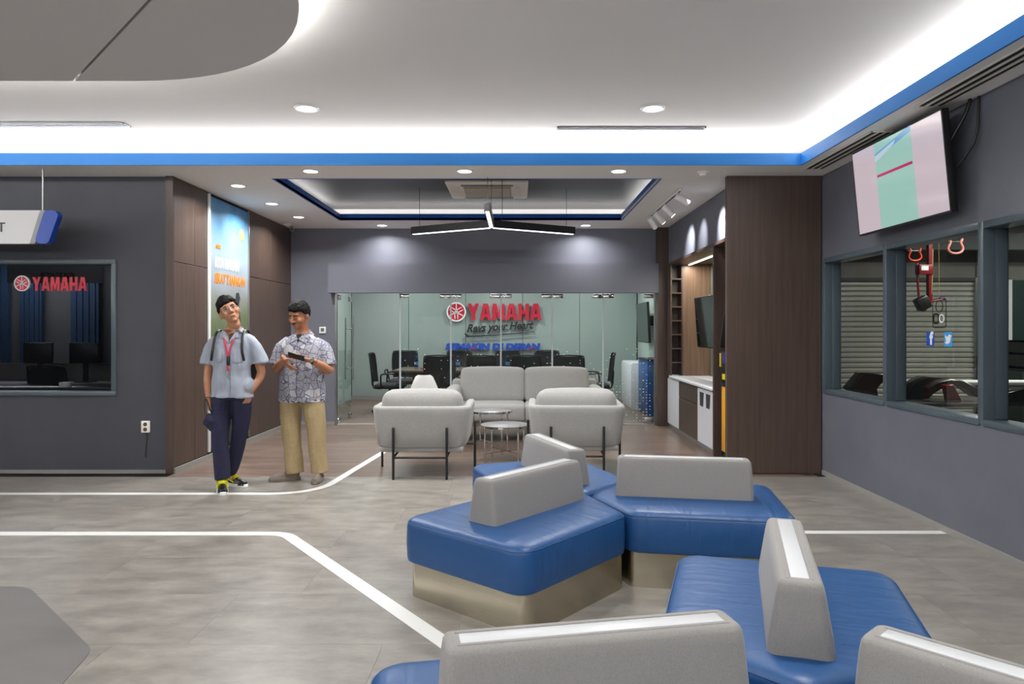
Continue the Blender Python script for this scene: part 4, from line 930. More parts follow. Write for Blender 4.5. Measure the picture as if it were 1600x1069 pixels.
P('worktop', box(nb(), 2.155, 2.735, 7.842, 10.015, .722, .752, .004), 'whitelam', t, world=True)
t = thing('wall_socket', 'small white switch on the grey-green wall under the niche television', 'switch', (2.73, 9.38, .98))
P('plate', box(nb(), -.012, .0, -.035, .035, -.02, .095, .004), 'offwhite', t); P('rocker', box(nb(), -.016, -.011, -.02, .02, .0, .07, .002), 'white', t)
t = thing('display_board', 'yellow board with a black frame standing in the slot beside the walnut column', 'board', (2.35, 7.55, 0))
P('panel', box(nb(), 2.20, 2.6, 7.47, 7.60, .10, .80, .004), 'yellow', t, world=True); P('frame', box(nb(), 2.20, 2.6, 7.605, 7.625, .05, .86, .004), 'black', t, world=True)
for x in (2.22, 2.56): P('foot', box(nb(), x, x+.03, 7.46, 7.64, 0, .099), 'black', t, world=True)
P('edge_clip', box(nb(), 2.19, 2.6, 7.47, 7.61, .80, .83), 'black', t, world=True)
t = thing('carton', 'narrow purple and yellow carton above the yellow board', 'carton', (2.35, 7.55, .87))
P('carton_body', box(nb(), 2.21, 2.5, 7.5, 7.66, .865, 1.17, .004), 'blackplastic', t, world=True); P('label', box(nb(), 2.206, 2.5, 7.5, 7.6, .87, .93), 'brightyellow', t, world=True); P('label', box(nb(), 2.206, 2.5, 7.5, 7.6, 1.05, 1.15), 'purple', t, world=True)
P('label', box(nb(), 2.204, 2.21, 7.66, 7.69, 1.0, 1.15), 'brightyellow', t, world=True)
t = thing('leaning_frames', 'black framed panels leaning in the slot above the carton', 'frame', (2.35, 7.55, 1.18))
for k in range(3): P('frame_panel', xf(box(nb(), 0, .3, -.006, .006, 0, .36, .003), Matrix.Translation((2.17+.02*k, 7.56+.045*k, 1.212)) @ Matrix.Rotation(R(7), 4, 'Y')), ['blackplastic', 'steel', 'black'][k], t, world=True)

# ================================================================== BLUE BENCHES
def make_bench():
    t = thing('waiting_bench', 'x', 'bench', (0, 0, 0))
    pg = inset_poly([Vector(p) for p in ((0, 0), (.25, -.433), (1.13, -.433), (1.13, .433), (.25, .433))], .005)
    P('plinth', stackpoly(nb(), [Vector(p) for p in ((.025, 0), (.257, -.408), (1.082, -.408), (1.082, .408), (.257, .408))], [(0, 0), (0, .192)], .06, 8), 'base_steel', t)
    bb = nb(); stackpoly(bb, pg, [(.05, .186), (.018, .188), (.004, .196), (0, .212), (-.004, .29), (0, .372), (.004, .388), (.014, .402), (.034, .412), (.07, .418), (.14, .421), (.22, .421)], .10, 8)
    s = P('seat', bb, 'blue', t)
    # piping seam round the upper edge
    bb = nb(); o = round_poly(inset_poly(pg, .0035), .10, 8); n = len(o)
    rings(bb, [[Vector((p.x+(q.x)*0, p.y, .3895 + .003*math.sin(a))) + Vector((p - c0).normalized().to_3d())*(.003*math.cos(a)) for a in [2*math.pi*j/6 for j in range(6)]] for p, q, c0 in [(o[i % n], o[i % n], Vector((.6, 0))) for i in range(n+1)]], caps=False)
    P('piping', bb, 'blue', s)
    secs = []
    for x0, x1, hy, z, r in ((.165, .955, .098, .405, .03), (.165, .955, .098, .42, .03), (.167, .953, .093, .47, .03), (.173, .947, .072, .60, .028), (.177, .943, .066, .628, .026), (.183, .937, .060, .638, .022), (.193, .927, .050, .642, .014)):
        secs.append([Vector((p.x, p.y, z)) for p in round_poly([Vector((x0, -hy)), Vector((x1, -hy)), Vector((x1, hy)), Vector((x0, hy))], r, 5)])
    bb = nb(); rings(bb, secs); br = P('backrest', bb, 'felt', t)
    P('top_strip', box(nb(), .215, .905, -.027, .027, .636, .6445, .003), 'strip', br)
    bb = nb(); 
    for (a, c, d, e) in ((.206, .914, -.038, -.033), (.206, .914, .033, .038)): box(bb, a, c, d, e, .640, .6432)
    P('stitching', bb, 'felt', br, smooth=False)
    return t
b0 = make_bench()
C1, C2 = (.432, 4.285), (.80, 1.945)
bl = [(C1, 229.5, 'blue bench nearest the diagonal floor stripe, its whole steel plinth showing', 'blue benches of the far cluster'),
      (C1, -9.5, 'blue bench with its long backrest facing the camera beside the short floor stripe', 'blue benches of the far cluster'),
      (C1, 110, 'blue bench farthest back, tucked behind others next to the armchairs', 'blue benches of the far cluster'),
      (C2, 73, 'near blue bench whose backrest points away, end-on to the camera', 'blue benches of the near cluster'),
      ((C2[0]-.055, C2[1]-.045), 191, 'near blue bench cut by the bottom edge with the widest grey backrest', 'blue benches of the near cluster'),
      ((C2[0]-.030, C2[1]-.025), 313, 'near blue bench in the bottom right corner, mostly out of frame', 'blue benches of the near cluster')]
for i, (c, a, l, g) in enumerate(bl):
    o = b0 if i == 0 else copy_tree(b0)
    o.location = (c[0], c[1], 0); o.rotation_euler = (0, 0, R(a)); tag(o, l, None, g)

# ================================================================== LOUNGE SEATING
def make_armchair():
    """back towards -Y"""
    t = thing('armchair', 'x', 'armchair', (0, 0, 0), group='grey armchairs')
    def U(w, d, th, z, r=.14, k=6):
        """closed outline of a U-shell opening to +Y"""
        out = round_poly([Vector((-w, d)), Vector((-w, 0)), Vector((w, 0)), Vector((w, d))], r, k)
        inn = round_poly([Vector((w-th, d)), Vector((w-th, th)), Vector((-w+th, th)), Vector((-w+th, d))], max(r-th, .04), k)
        f = lambda L: [p for p in L]
        o2 = [Vector((-w, d))] + out[k+1:-(k+1)] + [Vector((w, d))]; i2 = [Vector((w-th, d))] + inn[k+1:-(k+1)] + [Vector((-w+th, d))]
        return [Vector((p.x, p.y, z)) for p in o2 + i2]
    bb = nb(); secs = []
    for w_, th, z, off in ((.40, .02, .29, .05), (.412, .05, .292, .035), (.425, .07, .31, .02), (.445, .085, .45, .008), (.462, .085, .60, .0), (.468, .08, .65, 0), (.464, .07, .668, .004), (.455, .05, .678, .012), (.445, .03, .681, .022)):
        s = U(w_, .74, th, z); s = [p + Vector((0, off, 0)) for p in s]; secs.append(s)
    rings(bb, secs); P('shell', bb, 'sofa', t)
    P('seat_cushion', cushion(nb(), -.37, .37, .12, .80, .30, .46, .05, .012), 'sofa', t)
    P('underside', box(nb(), -.40, .40, .05, .74, .245, .30, .02), 'sofa', t)
    bb = cushion(nb(), -.375, .375, .085, .29, .46, .82, .09, .02); P('back_cushion', bb, 'sofa', t)
    for x in (-.25, .25): P('leg', tube(nb(), [(x, -.014, 0), (x, -.014, .48)], .0125, seg=10), 'black', t)
    for x in (-.475, .475): P('leg', tube(nb(), [(x, .62, 0), (x, .62, .46)], .0125, seg=10), 'black', t)
    P('crossbar', tube(nb(), [(-.25, -.014, .205), (.25, -.014, .205)], .01, seg=8), 'black', t)
    P('crossbar', tube(nb(), [(-.475, .62, .235), (.475, .62, .235)], .01, seg=8), 'black', t)
    for x in (-.25, .25): P('rail', tube(nb(), [(x, -.014, .205), (x, .62, .235)], .01, seg=8), 'black', t)
    return t
a1 = make_armchair(); a1.location = (-.915, 6.60, 0); a1['label'] = 'grey armchair seen from behind, the one in front of the white shell chair'
a2 = copy_tree(a1, loc=(.565, 6.68, 0), rz=R(-1.5), label='grey armchair seen from behind, the one in front of the frosted glass dots')
t = thing('sofa', 'light grey two-seat sofa with black legs facing the armchairs', 'sofa', (.09, 8.70, 0))
P('base', box(nb(), -.98, .98, .06, .84, .20, .30, .03), 'sofa', t)
for x in (-1, 1):
    P('armrest', cushion(nb(), *sorted((x*.84, x*1.02)), .0, .90, .22, .665, .07, .015), 'sofa', t)
    P('seat_cushion', cushion(nb(), *sorted((x*.003, x*.84)), .0, .68, .26, .47, .045, .014), 'sofa', t)
    P('back_cushion', xf(cushion(nb(), *sorted((x*.004, x*.842)), .0, .20, 0, .46, .06, .02), Matrix.Translation((0, .60, .455)) @ Matrix.Rotation(R(-9), 4, 'X')), 'sofa', t)
P('back_panel', box(nb(), -.98, .98, .82, .92, .22, .74, .04), 'sofa', t)
for x in (-.86, .86):
    for y in (.08, .8): P('leg', cyl(nb(), (x, y, 0), (x, y, .2), .014, .018, 10), 'black', t)
def coffee_table(x, y, d, h, label):
    t = thing('coffee_table', label, 'coffee table', (x, y, 0), group='round chrome coffee tables'); r = d/2
    P('tabletop', lathe(nb(), [(.001, h), (r-.012, h), (r-.004, h-.003), (.001, h-.006)], seg=40), mat('grey_tabletop', '8b8c8c', .3), t)
    P('rim', lathe(nb(), [(r-.012, h+.001), (r, h+.001), (r, h-.02), (r-.012, h-.02), (r-.012, h+.001)], seg=40), 'chrome', t)
    for k in range(4):
        a = R(35+90*k); q = (math.cos(a)*(r-.02), math.sin(a)*(r-.02))
        P('leg', cyl(nb(), (q[0], q[1], 0), (q[0], q[1], h-.018), .0095, seg=12), 'chrome', t)
    for k in range(2):
        a = R(35+90*k); q = (math.cos(a)*(r-.02), math.sin(a)*(r-.02)); P('stretcher', cyl(nb(), (q[0], q[1], .10+.008*k), (-q[0], -q[1], .10+.008*k), .005, seg=8), 'chrome', t)
coffee_table(-.14, 7.55, .545, .39, 'nearer and lower round chrome coffee table between the armchairs')
coffee_table(-.31, 8.12, .50, .475, 'taller round chrome coffee table close to the sofa')
# white shell chair
t = thing('shell_chair', 'white moulded shell chair between the left armchair and the sofa', 'chair', (-1.08, 8.15, 0))
secs = []
for y, z, hw in ((.40, .44, .20), (.30, .43, .225), (.12, .425, .23), (.0, .45, .225), (-.055, .56, .20), (-.075, .70, .17), (-.085, .80, .13), (-.088, .865, .10), (-.088, .885, .07)):
    row = []
    for k in range(11):
        u = -1+2*k/10; cv = .06*abs(u)**2.2
        row.append(Vector((u*hw, y+(cv if z > .5 else 0), z+(0 if z > .5 else cv))))
    secs.append(row)
bb = nb(); rings(bb, secs, close=False, caps=False); bmesh.ops.solidify(bb, geom=bb.faces[:], thickness=.012); P('shell', bb, 'white', t)
for sx in (-1, 1):
    for sy in (-1, 1): P('leg', cyl(nb(), (sx*.12, .16+sy*.09, .40), (sx*.21, .16+sy*.2, 0), .016, .010, 10), 'niche_wood', t)
P('brace', cyl(nb(), (-.15, .16, .3), (.15, .16, .3), .005), 'black', t)

# ================================================================== MEETING ROOM AND OFFICE FURNITURE
t = thing('meeting_table', 'long dark walnut meeting table behind the glass', 'table', (-.5, 12.0, 0))
P('tabletop', box(nb(), -2.05, 1.05, 11.45, 12.55, .705, .745, .008), 'wood', t, world=True); P('apron', box(nb(), -1.8, .8, 11.6, 12.4, .62, .705), 'black', t, world=True)
for x in (-1.7, .7): P('leg_panel', box(nb(), x-.05, x+.05, 11.7, 12.3, 0, .62, .006), 'black', t, world=True)
def make_office_chair():
    t = thing('office_chair', 'x', 'chair', (0, 0, 0))
    # faces -Y: back at +Y
    P('seat', cushion(nb(), -.24, .24, -.26, .22, .42, .50, .035, .01, 6), 'darkfabric', t)
    secs = [[Vector((u*w_, .24+.04*(1-u*u)+(z-.5)*.12, z)) for u in [-1+k/4 for k in range(9)]] for z, w_ in ((.52, .20), (.60, .225), (.80, .23), (.96, .225), (1.0, .20))]
    bb = nb(); rings(bb, secs, close=False, caps=False); bmesh.ops.solidify(bb, geom=bb.faces[:], thickness=.02); bk = P('backrest', bb, 'darkfabric', t)
    P('frame', tube(nb(), [(-.2, .245, .52), (-.235, .27, .7), (-.232, .3, .96), (-.17, .325, 1.01), (.17, .325, 1.01), (.232, .3, .96), (.235, .27, .7), (.2, .245, .52)], .011, seg=8, sub=2), 'blackplastic', bk)
    for s in (-1, 1): P('armrest', tube(nb(), [(s*.26, .1, .46), (s*.29, .1, .62), (s*.29, .06, .67), (s*.29, -.18, .67), (s*.28, -.2, .60)], .014, seg=8, sub=2), 'blackplastic', t)
    P('column', cyl(nb(), (0, 0, .1), (0, 0, .42), .025), 'blackplastic', t)
    P('back_bar', tube(nb(), [(0, .1, .42), (0, .27, .42), (0, .3, .56), (0, .31, .7)], .018, seg=8, sub=2), 'blackplastic', t)
    bb = nb()
    for k in range(5): a = R(72*k+18); cyl(bb, (0, 0, .1), (.28*math.cos(a), .28*math.sin(a), .06), .02, .013, 8)
    P('star_base', bb, 'blackplastic', t)
    for k in range(5): a = R(72*k+18); q = (.28*math.cos(a), .28*math.sin(a)); P('caster', cyl(nb(), (q[0]-.012, q[1], .027), (q[0]+.012, q[1], .027), .027, seg=12), 'blackplastic', t)
    return t
oc = make_office_chair(); first = True
chairs = [(-2.17, 11.95, -90-180, 'black office chair side-on at the left end of the meeting table', 0), (-2.12, 12.95, 0, 'black office chair far side of the table next to the side-on chair', 0),
          (-1.10, 13.0, 0, 'black office chair far side of the table below the round emblem', 0), (-.19, 13.0, 0, 'black office chair far side of the table below the blue capitals', 0), (.55, 13.0, 0, 'black office chair far side of the table near its right end', 0),
          (-1.20, 11.05, 180, 'black office chair near side of the table behind the sofa corner', 0), (-.55, 11.0, 180, 'black office chair near side, left of the glass joint behind the sofa', 0), (.13, 11.0, 180, 'black office chair near side behind the middle of the sofa', 0), (.78, 11.05, 180, 'black office chair near side behind the right of the sofa', 0),
          (1.32, 12.0, 90+180, 'black office chair side-on at the right end of the meeting table', 0)]
for i, (x, y, a, l, _) in enumerate(chairs):
    o = oc if i == 0 else copy_tree(oc); o.location = (x, y, 0); o.rotation_euler = (0, 0, R({0: 90, 9: -90}.get(i, a))); tag(o, l, None, 'meeting room chairs')
for x, y, l in ((-8.2, 7.9, 'black office chair behind the left edge of the cashier window'), (-5.72, 8.15, 'dark office chair left of the middle of the cashier counter'), (-5.04, 7.9, 'dark office chair behind the cashier roll on the sill'), (-5.88, 7.9, 'dark office chair near the emblem side of the cashier window')):
    if x in (-5.72, -8.2): continue
    o = copy_tree(oc, loc=(x, y, 0), rz=R(170)); o['label'] = l; o['group'] = 'cashier office chairs'
t = thing('office_desk', 'grey desk with a raised screen panel in the cashier office', 'desk', (-6, 9, 0))
P('desk_top', box(nb(), -8.8, -4.2, 8.6, 9.2, .71, .74), 'skirt', t, world=True); P('screen_panel', box(nb(), -8.8, -4.2, 9.2, 9.24, .3, .97), 'concrete', t, world=True)
for x in (-8.7, -6.5, -4.3): P('leg_panel', box(nb(), x-.02, x+.02, 8.62, 9.18, 0, .71), 'skirt', t, world=True)
for x, l in ((-6.06, 'black monitor seen from behind on the cashier desk below the emblem'), (-5.48, 'black monitor seen from behind at the right of the cashier desk')):
    t = thing('monitor', l, 'monitor', (x, 8.9, .741)); P('housing', box(nb(), -.18, .18, -.02, .02, .24, .50, .006), 'blackplastic', t); P('stand', box(nb(), -.03, .03, .02, .04, .01, .3), 'blackplastic', t); P('foot', box(nb(), -.1, .1, -.06, .1, 0, .012), 'blackplastic', t)
def bottle(x, y, label):
    t = thing('water_bottle', label, 'bottle', (x, y, .746), group='water bottles on the meeting table')
    P('bottle_body', lathe(nb(), [(.001, 0), (.032, .002), (.034, .02), (.032, .10), (.034, .14), (.030, .17), (.014, .195), (.013, .21), (.001, .21)]), glassmat('bottle_plastic', (.78, .86, .9), 1.4), t)
    P('label', lathe(nb(), [(.0345, .07), (.0345, .12)], seg=24), mat('blue_print', '3a7ab8', .4), t); P('cap', cyl(nb(), (0, 0, .205), (0, 0, .225), .015), 'fbblue', t)
bottle(-1.70, 11.8, 'water bottle at the left end of the meeting table'); bottle(-1.0, 11.75, 'water bottle beside the black chair left of the sofa'); bottle(-.17, 11.8, 'water bottle in the middle of the meeting table behind the sofa')
t = thing('marker_pen', 'small red marker lying on the meeting table', 'pen', (-1.56, 11.7, .746)); P('barrel', cyl(nb(), (-.06, 0, .012), (.04, 0, .012), .011), 'red', t); P('cap', cyl(nb(), (.04, 0, .012), (.08, 0, .012), .0125), 'black', t)
t = thing('side_cabinet', 'tall blue cabinet behind the right end of the glass partition', 'cabinet', (2.2, 11.9, 0)); P('body', box(nb(), 2.12, 2.41, 11.4, 12.3, .0, .90, .004), mat('blue_laminate', '1d4a86', .4), t, world=True); P('door', box(nb(), 2.105, 2.12, 11.42, 12.28, .03, .87, .003), mat('blue_laminate_door', '255596', .4), t, world=True); P('worktop', box(nb(), 2.10, 2.41, 11.38, 12.32, .902, .925), 'black', t, world=True)
t = thing('side_cabinet', 'low white cabinet against the meeting room side wall', 'cabinet', (2.2, 13, 0)); P('body', box(nb(), 2.02, 2.41, 12.4, 13.6, .0, .82, .004), 'whitelam', t, world=True); P('door', box(nb(), 2.0, 2.02, 12.42, 13.58, .05, .80, .003), 'whitelam', t, world=True)

# ================================================================== PEOPLE
def hand(bm, w, d, n, curl, thumb, s=1.0, spread=.0):
    w, d, n = Vector(w), Vector(d).normalized(), Vector(n); n = (n - d*n.dot(d)).normalized(); sd = d.cross(n)*thumb
    tube(bm, [w - d*.03*s, w + d*.01*s, w + d*.045*s, w + d*.088*s], [(.026*s, .021*s), (.029*s, .019*s), (.040*s, .015*s), (.040*s, .012*s)], side=sd, seg=12)
    for i, (o, l) in enumerate(((.030, .068), (.010, .078), (-.010, .072), (-.029, .056))):
        p = w + d*(.082 - .004*abs(i-1))*s + sd*o*s; q = [p - d*.02*s, p]; dd = (d + sd*spread*(1.5-i)).normalized(); a = 0
        for j, f in enumerate((.44, .32, .24)):
            a += curl*(1, 1.1, .7)[j]; p = p + (dd*math.cos(a) + n*math.sin(a))*l*f*s; q.append(p)
        tube(bm, q, [.0085*s, .0088*s, .0083*s, .0076*s, .0066*s], seg=8)
    p = w + d*.018*s + sd*.026*s; t1 = (d*.55 + sd*.75 + n*.35).normalized(); t2 = (d*.85 + sd*.35 + n*.5).normalized()
    tube(bm, [p - t1*.012*s, p + t1*.03*s, p + t1*.034*s + t2*.028*s, p + t1*.036*s + t2*.052*s], [.012*s, .012*s, .0098*s, .008*s], seg=8)
def head(bm, m, wide=1.0):
    k = nb()
    ball(k, (0, .012, .028), (.074*wide, .092, .092)); ball(k, (0, -.018, -.02), (.066*wide, .070, .075)); ball(k, (0, -.035, -.062), (.046*wide, .050, .045)); ball(k, (0, -.062, -.092), (.022, .022, .017))
    ball(k, (0, -.066, .032), (.050*wide, .022, .020)); 
    for s in (-1, 1): ball(k, (s*.040*wide, -.058, -.022), (.024, .024, .024)); ball(k, (s*.076*wide, .012, -.006), (.011, .020, .032), Matrix.Rotation(R(12), 4, 'X'))
    tube(k, [(0, -.080, .018), (0, -.094, -.004), (0, -.107, -.026)], [(.008, .01), (.0095, .012), (.0125, .010)], seg=10, sub=2)
    for s in (-1, 1): ball(k, (s*.012, -.094, -.029), (.0085, .010, .008))
    ball(k, (0, -.082, -.056), (.024, .011, .007)); ball(k, (0, -.080, -.067), (.020, .011, .007))
    tube(k, [(0, .02, -.02), (0, .022, -.08), (0, .022, -.11)], [(.050, .050), (.048, .048), (.046, .046)])
    xf(k, m); tm = bpy.data.meshes.new('t'); k.to_mesh(tm); k.free(); bm.from_mesh(tm)
def face(body, m, wide, closed=False, glasses=False, root=None):
    for s in (-1, 1):
        e = P('eye', xf(ball(nb(), (s*.030, -.077, .002), (.0125, .010, .0075)) and (lambda b_: (ball(b_, (s*.030, -.0775, .003), (.0125, .0095, .0045 if closed else .007)), b_)[1])(nb()), m), 'eye_white' if not closed else 'skin2', body)
        if not closed: P('iris', xf((lambda b_: (ball(b_, (s*.030, -.0862, .003), (.0055, .002, .0055)), b_)[1])(nb()), m), 'iris', e)
        P('eyelid', xf(tube(nb(), [(s*.016, -.083, .003), (s*.030, -.0885, .010 if not closed else -.001), (s*.045, -.078, .004)], [.0016, .0022, .0014], seg=6, sub=4), m), 'iris', e)
        P('eyebrow', xf(tube(nb(), [(s*.013, -.0875, .022), (s*.030, -.087, .029), (s*.050, -.072, .024)], [(.0022, .004), (.0022, .0045), (.001, .002)], side=(0, 1, 0), seg=6, sub=4), m), 'hair', body)
    P('lips', xf(tube(nb(), [(-.021, -.088, -.062), (0, -.0945, -.0605), (.021, -.088, -.062)], [(.003, .002), (.005, .004), (.003, .002)], side=(0, 0, 1), seg=8, sub=4), m), 'lips', body)
    if glasses:
        g = []
        for s in (-1, 1):
            c = Vector((s*.032, -.096, .002)); L = [(c + Vector((.025*math.cos(a), .004*abs(math.cos(a))*0, .019*math.sin(a)))) for a in [2*math.pi*k/20 for k in range(21)]]
            g.append((tube(nb(), L, .0016, side=(0, 1, 0), seg=6, round_ends=False)))
        bb = nb()
        for k in g:
            tm = bpy.data.meshes.new('t'); k.to_mesh(tm); k.free(); bb.from_mesh(tm)
        tube(bb, [(-.008, -.097, .006), (0, -.099, .009), (.008, -.097, .006)], .0016, seg=6, sub=2)
        for s in (-1, 1): tube(bb, [(s*.056, -.095, .006), (s*.077, -.05, .008), (s*.082, .02, .004)], .0017, seg=6, sub=2)
        gl_ = P('glasses', xf(bb, m), 'steel', root)
def hair(m, wide, front=.048, side=.0, back=-.05, vol=1.0, tuft=.006, sweep=0):
    k = nb(); r = ball(k, (0, 0, 0), (1, 1, 1), u=40, v=28); kill = []
    for v in k.verts:
        c = v.co.copy(); v.co = Vector((c.x*.083*wide, c.y*.102, c.z*.098*vol)) + Vector((0, .012, .032))
        if v.co.z > .06: v.co.z += .010*vol; v.co.y -= .006
        p = v.co; y = p.y
        line = front + sweep*p.x if y < -.045 else (front + (side-front)*min(1, (y+.045)/.05) if y < .02 else side + (back-side)*min(1, (y-.02)/.07))
        if p.z < line: p.z = line; p.x *= .86; p.y = p.y*.86
    me = remesh(xf(k, m), .005, 2, lambda p: tuft*(noise.noise(p*38) + .6*noise.noise(p*80)) + .001)
    return me
def shoe(name, m, upper, sole, parent, L=.27, Wd=.095, laces=None):
    """local: heel at origin, toe towards -Y"""
    prof = [(.0, .032, .075), (-.03, .038, .085), (-.08, .036, .078), (-.13, .040, .066), (-.18, .046, .050), (-.225, .044, .040), (-.262, .028, .030)]
    bb = nb(); secs = []
    for y, hw, h in prof:
        secs.append([Vector((hw*math.cos(a)*(.82 if math.sin(a) > .3 else 1), y, .022 + max(0, math.sin(a))*(h) - (.004 if math.sin(a) < -.1 else 0))) for a in [2*math.pi*k/16 for k in range(16)]])
    rings(bb, secs); me = remesh(xf(bb, m), .005, 3); u = P('shoe', me, upper, parent)
    pl = []
    for k in range(28):
        a = 2*math.pi*k/28; y = -.131 + .143*math.cos(a); hw = (.047 if y < -.12 else .041); pl.append(Vector((hw*math.copysign(abs(math.sin(a))**.75, math.sin(a)), y)))
    bb = nb(); rings(bb, [[Vector((p.x*f, -.131+(p.y+.131)*f, z)) for p in pl] for f, z in ((.97, 0), (1, .004), (1, .026), (.98, .030))]); P('sole', xf(bb, m), sole, u)
    if laces:
        def top(y):
            for (ya, _, ha), (yb, _, hb) in zip(prof, prof[1:]):
                if yb <= y <= ya: return .022 + ha + (hb-ha)*(y-ya)/(yb-ya)
            return .1
        bb = nb(); rings(bb, [[Vector((x, y, top(y)+dz)) for x, dz in ((-.022, -.002), (-.014, .005), (.014, .005), (.022, -.002), (.014, -.006), (-.014, -.006))] for y in (-.035, -.06, -.09, -.12, -.15)])
        P('tongue', xf(bb, m), laces, u)
        bb = nb()
        for k in range(5): y = -.055-.022*k; tube(bb, [(-.031, y, top(y)-.014), (-.016, y-.003, top(y)+.004), (.016, y-.005, top(y)+.004), (.031, y-.004, top(y)-.014)], .0042, seg=6, sub=2)
        for s in (-1, 1): tube(bb, [(0, -.05, top(-.05)+.006), (s*.03, -.07, top(-.07)+.004), (s*.048, -.09, .06), (s*.03, -.06, top(-.06)-.01)], .0035, seg=6, sub=3)
        P('laces', xf(bb, m), laces, u)
        for s in (-1, 1): P('side_stripe', xf(tube(nb(), [(s*.036, -.02, .060), (s*.036, -.07, .068), (s*.040, -.11, .055), (s*.044, -.15, .045)], [(.006, .004)]*4, seg=6, sub=3), m), laces, u)
    return u
def folds(amp, f=9, zs=.5):
    return lambda p: amp*(noise.noise(Vector((p.x*f, p.y*f, p.z*f*zs))) + .5*noise.noise(Vector((p.x*f*2.3+5, p.y*f*2.3, p.z*f*2.3*zs))))
def collar(c, m_, parent, r0=.058, r1=.085, drop=.05, front=40, lean=Matrix()):
    secs = []
    for k in range(25):
        a = R(-180+front + (360-2*front)*k/24) + R(90); e = abs(k-12)/12; dr = drop*(.55+.75*max(0, e-.6)/.4)
        ca, sa = math.cos(a), math.sin(a)
        pt = lambda r, z: Vector((r*ca, r*sa*1.05, z - .028*e))
        secs.append([pt(r0, 0), pt(r0+.006, .010), pt(r1, -dr), pt(r1-.006, -dr-.002)])
    bb = nb(); rings(bb, secs); xf(bb, Matrix.Translation(c) @ lean); return P('collar', bb, m_, parent)

# ---- man in the pale blue shirt
t = thing('person', 'person in pale blue shirt and navy trousers, glasses, head tilted, holding a dark pouch', 'person', (-2.49, 6.14, 0))
Mh = Matrix.Translation((-.012, -.03, 1.560)) @ Matrix.Scale(1.05, 4) @ Matrix.Rotation(R(30), 4, 'Z') @ Matrix.Rotation(R(-21), 4, 'Y') @ Matrix.Rotation(R(-15), 4, 'X')
bb = nb(); head(bb, Mh, .98)
nk = Mh @ Vector((0, .015, -.07))
tube(bb, [nk, (.01, .01, 1.42), (.01, .015, 1.36)], [.048, .053, .072])
tube(bb, [(.0, .01, .93), (.0, .01, 1.0), (0, .01, 1.2), (0, .015, 1.33), (.005, .015, 1.40)], [(.13, .09), (.125, .085), (.15, .095), (.14, .08), (.07, .06)], seg=20)
tube(bb, [(-.125, .015, 1.30), (-.19, .03, 1.19), (-.222, .03, 1.04), (-.212, .0, .92), (-.19, -.03, .80)], [(.038, .038), (.042, .042), (.037, .038), (.035, .035), (.024, .027)], sub=2)
hand(bb, (-.19, -.03, .80), (.12, -.1, -1), (.8, .5, 0), R(34), -1)
tube(bb, [(.125, .015, 1.30), (.19, .03, 1.19), (.232, .06, 1.03), (.20, .03, .94), (.165, -.01, .87)], [(.038, .038), (.042, .042), (.037, .038), (.035, .035), (.024, .027)], sub=2)
hand(bb, (.165, -.01, .87), (-.25, -.2, -1), (-.6, .2, 0), R(15), -1)
for hp, kn, an in (((-.08, 0, .84), (-.10, -.035, .48), (-.09, .0, .09)), ((.07, .02, .84), (.03, .09, .48), (-.115, .22, .09))):
    tube(bb, [hp, kn, an], [.058, .045, .034], sub=4)
    a_ = Vector(an); tube(bb, [a_, a_ + Vector((.025, -.05, -.03) if hp[0] < 0 else (.05, -.03, -.03))], [.036, .03])
body = P('body', remesh(bb, .0058, 2), 'skin1', t)
face(body, Mh, .98, glasses=True, root=t)
P('hair', hair(Mh, 1.0, .052, .005, -.045, 1.08, .007, .15), 'hair', t)
bb = nb()
tube(bb, [(-.005, .0, .815), (-.004, 0, .90), (0, .0, 1.05), (0, .005, 1.2), (0, .01, 1.30), (.002, .012, 1.36), (.004, .014, 1.395)], [(.186, .136), (.178, .130), (.165, .122), (.176, .120), (.172, .108), (.125, .085), (.075, .066)], seg=28, sub=2, round_ends=False)
tube(bb, [(-.11, .012, 1.335), (-.170, .022, 1.285), (-.208, .03, 1.18), (-.222, .03, 1.10)], [(.045, .055), (.055, .062), (.062, .067), (.070, .075)], sub=3, round_ends=False)
tube(bb, [(.11, .012, 1.335), (.170, .022, 1.285), (.208, .035, 1.18), (.222, .04, 1.11)], [(.045, .055), (.055, .062), (.062, .067), (.070, .075)], sub=3, round_ends=False)
ball(bb, (.140, -.01, .92), (.052, .08, .08))
sh_ = P('shirt', remesh(bb, .0075, 3, folds(.015, 9, .6)), 'shirt1', t)
collar((.006, .010, 1.425), 'shirt1', sh_, .066, .094, .05, 34, Matrix.Rotation(R(10), 4, 'X'))
P('neck_opening', patch(sh_.data, [(-.034, 1.400), (.012, 1.300), (.058, 1.400), (.012, 1.408)], .003), 'skin1', t)
P('undershirt', patch(sh_.data, [(-.004, 1.362), (.012, 1.306), (.052, 1.385), (.020, 1.372)], .006), 'blackplastic', t)
for q in ([(-.036, 1.412), (-.086, 1.392), (-.070, 1.335), (-.036, 1.338), (.012, 1.292), (-.012, 1.352)], [(.060, 1.412), (.110, 1.392), (.094, 1.335), (.060, 1.338), (.012, 1.292), (.036, 1.352)]):
    P('lapel', patch(sh_.data, q, .010, .005), 'shirt1', sh_)
P('placket', tube(nb(), [(.035, -.088, 1.33), (.036, -.127, 1.2), (.036, -.131, 1.05), (.036, -.134, .9), (.036, -.136, .83)], [(.0025, .004)]*5, seg=6, sub=3), mat('blue_seam', '6d7686', .8), sh_)
for x in (-.075, .095): P('pocket', patch(sh_.data, [(x-.038, 1.215), (x+.038, 1.215), (x+.038, 1.135), (x, 1.122), (x-.038, 1.135)], .004, .003), 'shirt1', sh_)
P('button', cyl(nb(), (.03, -.137, 1.08), (.03, -.142, 1.08), .005), 'white', sh_)
bb = nb()
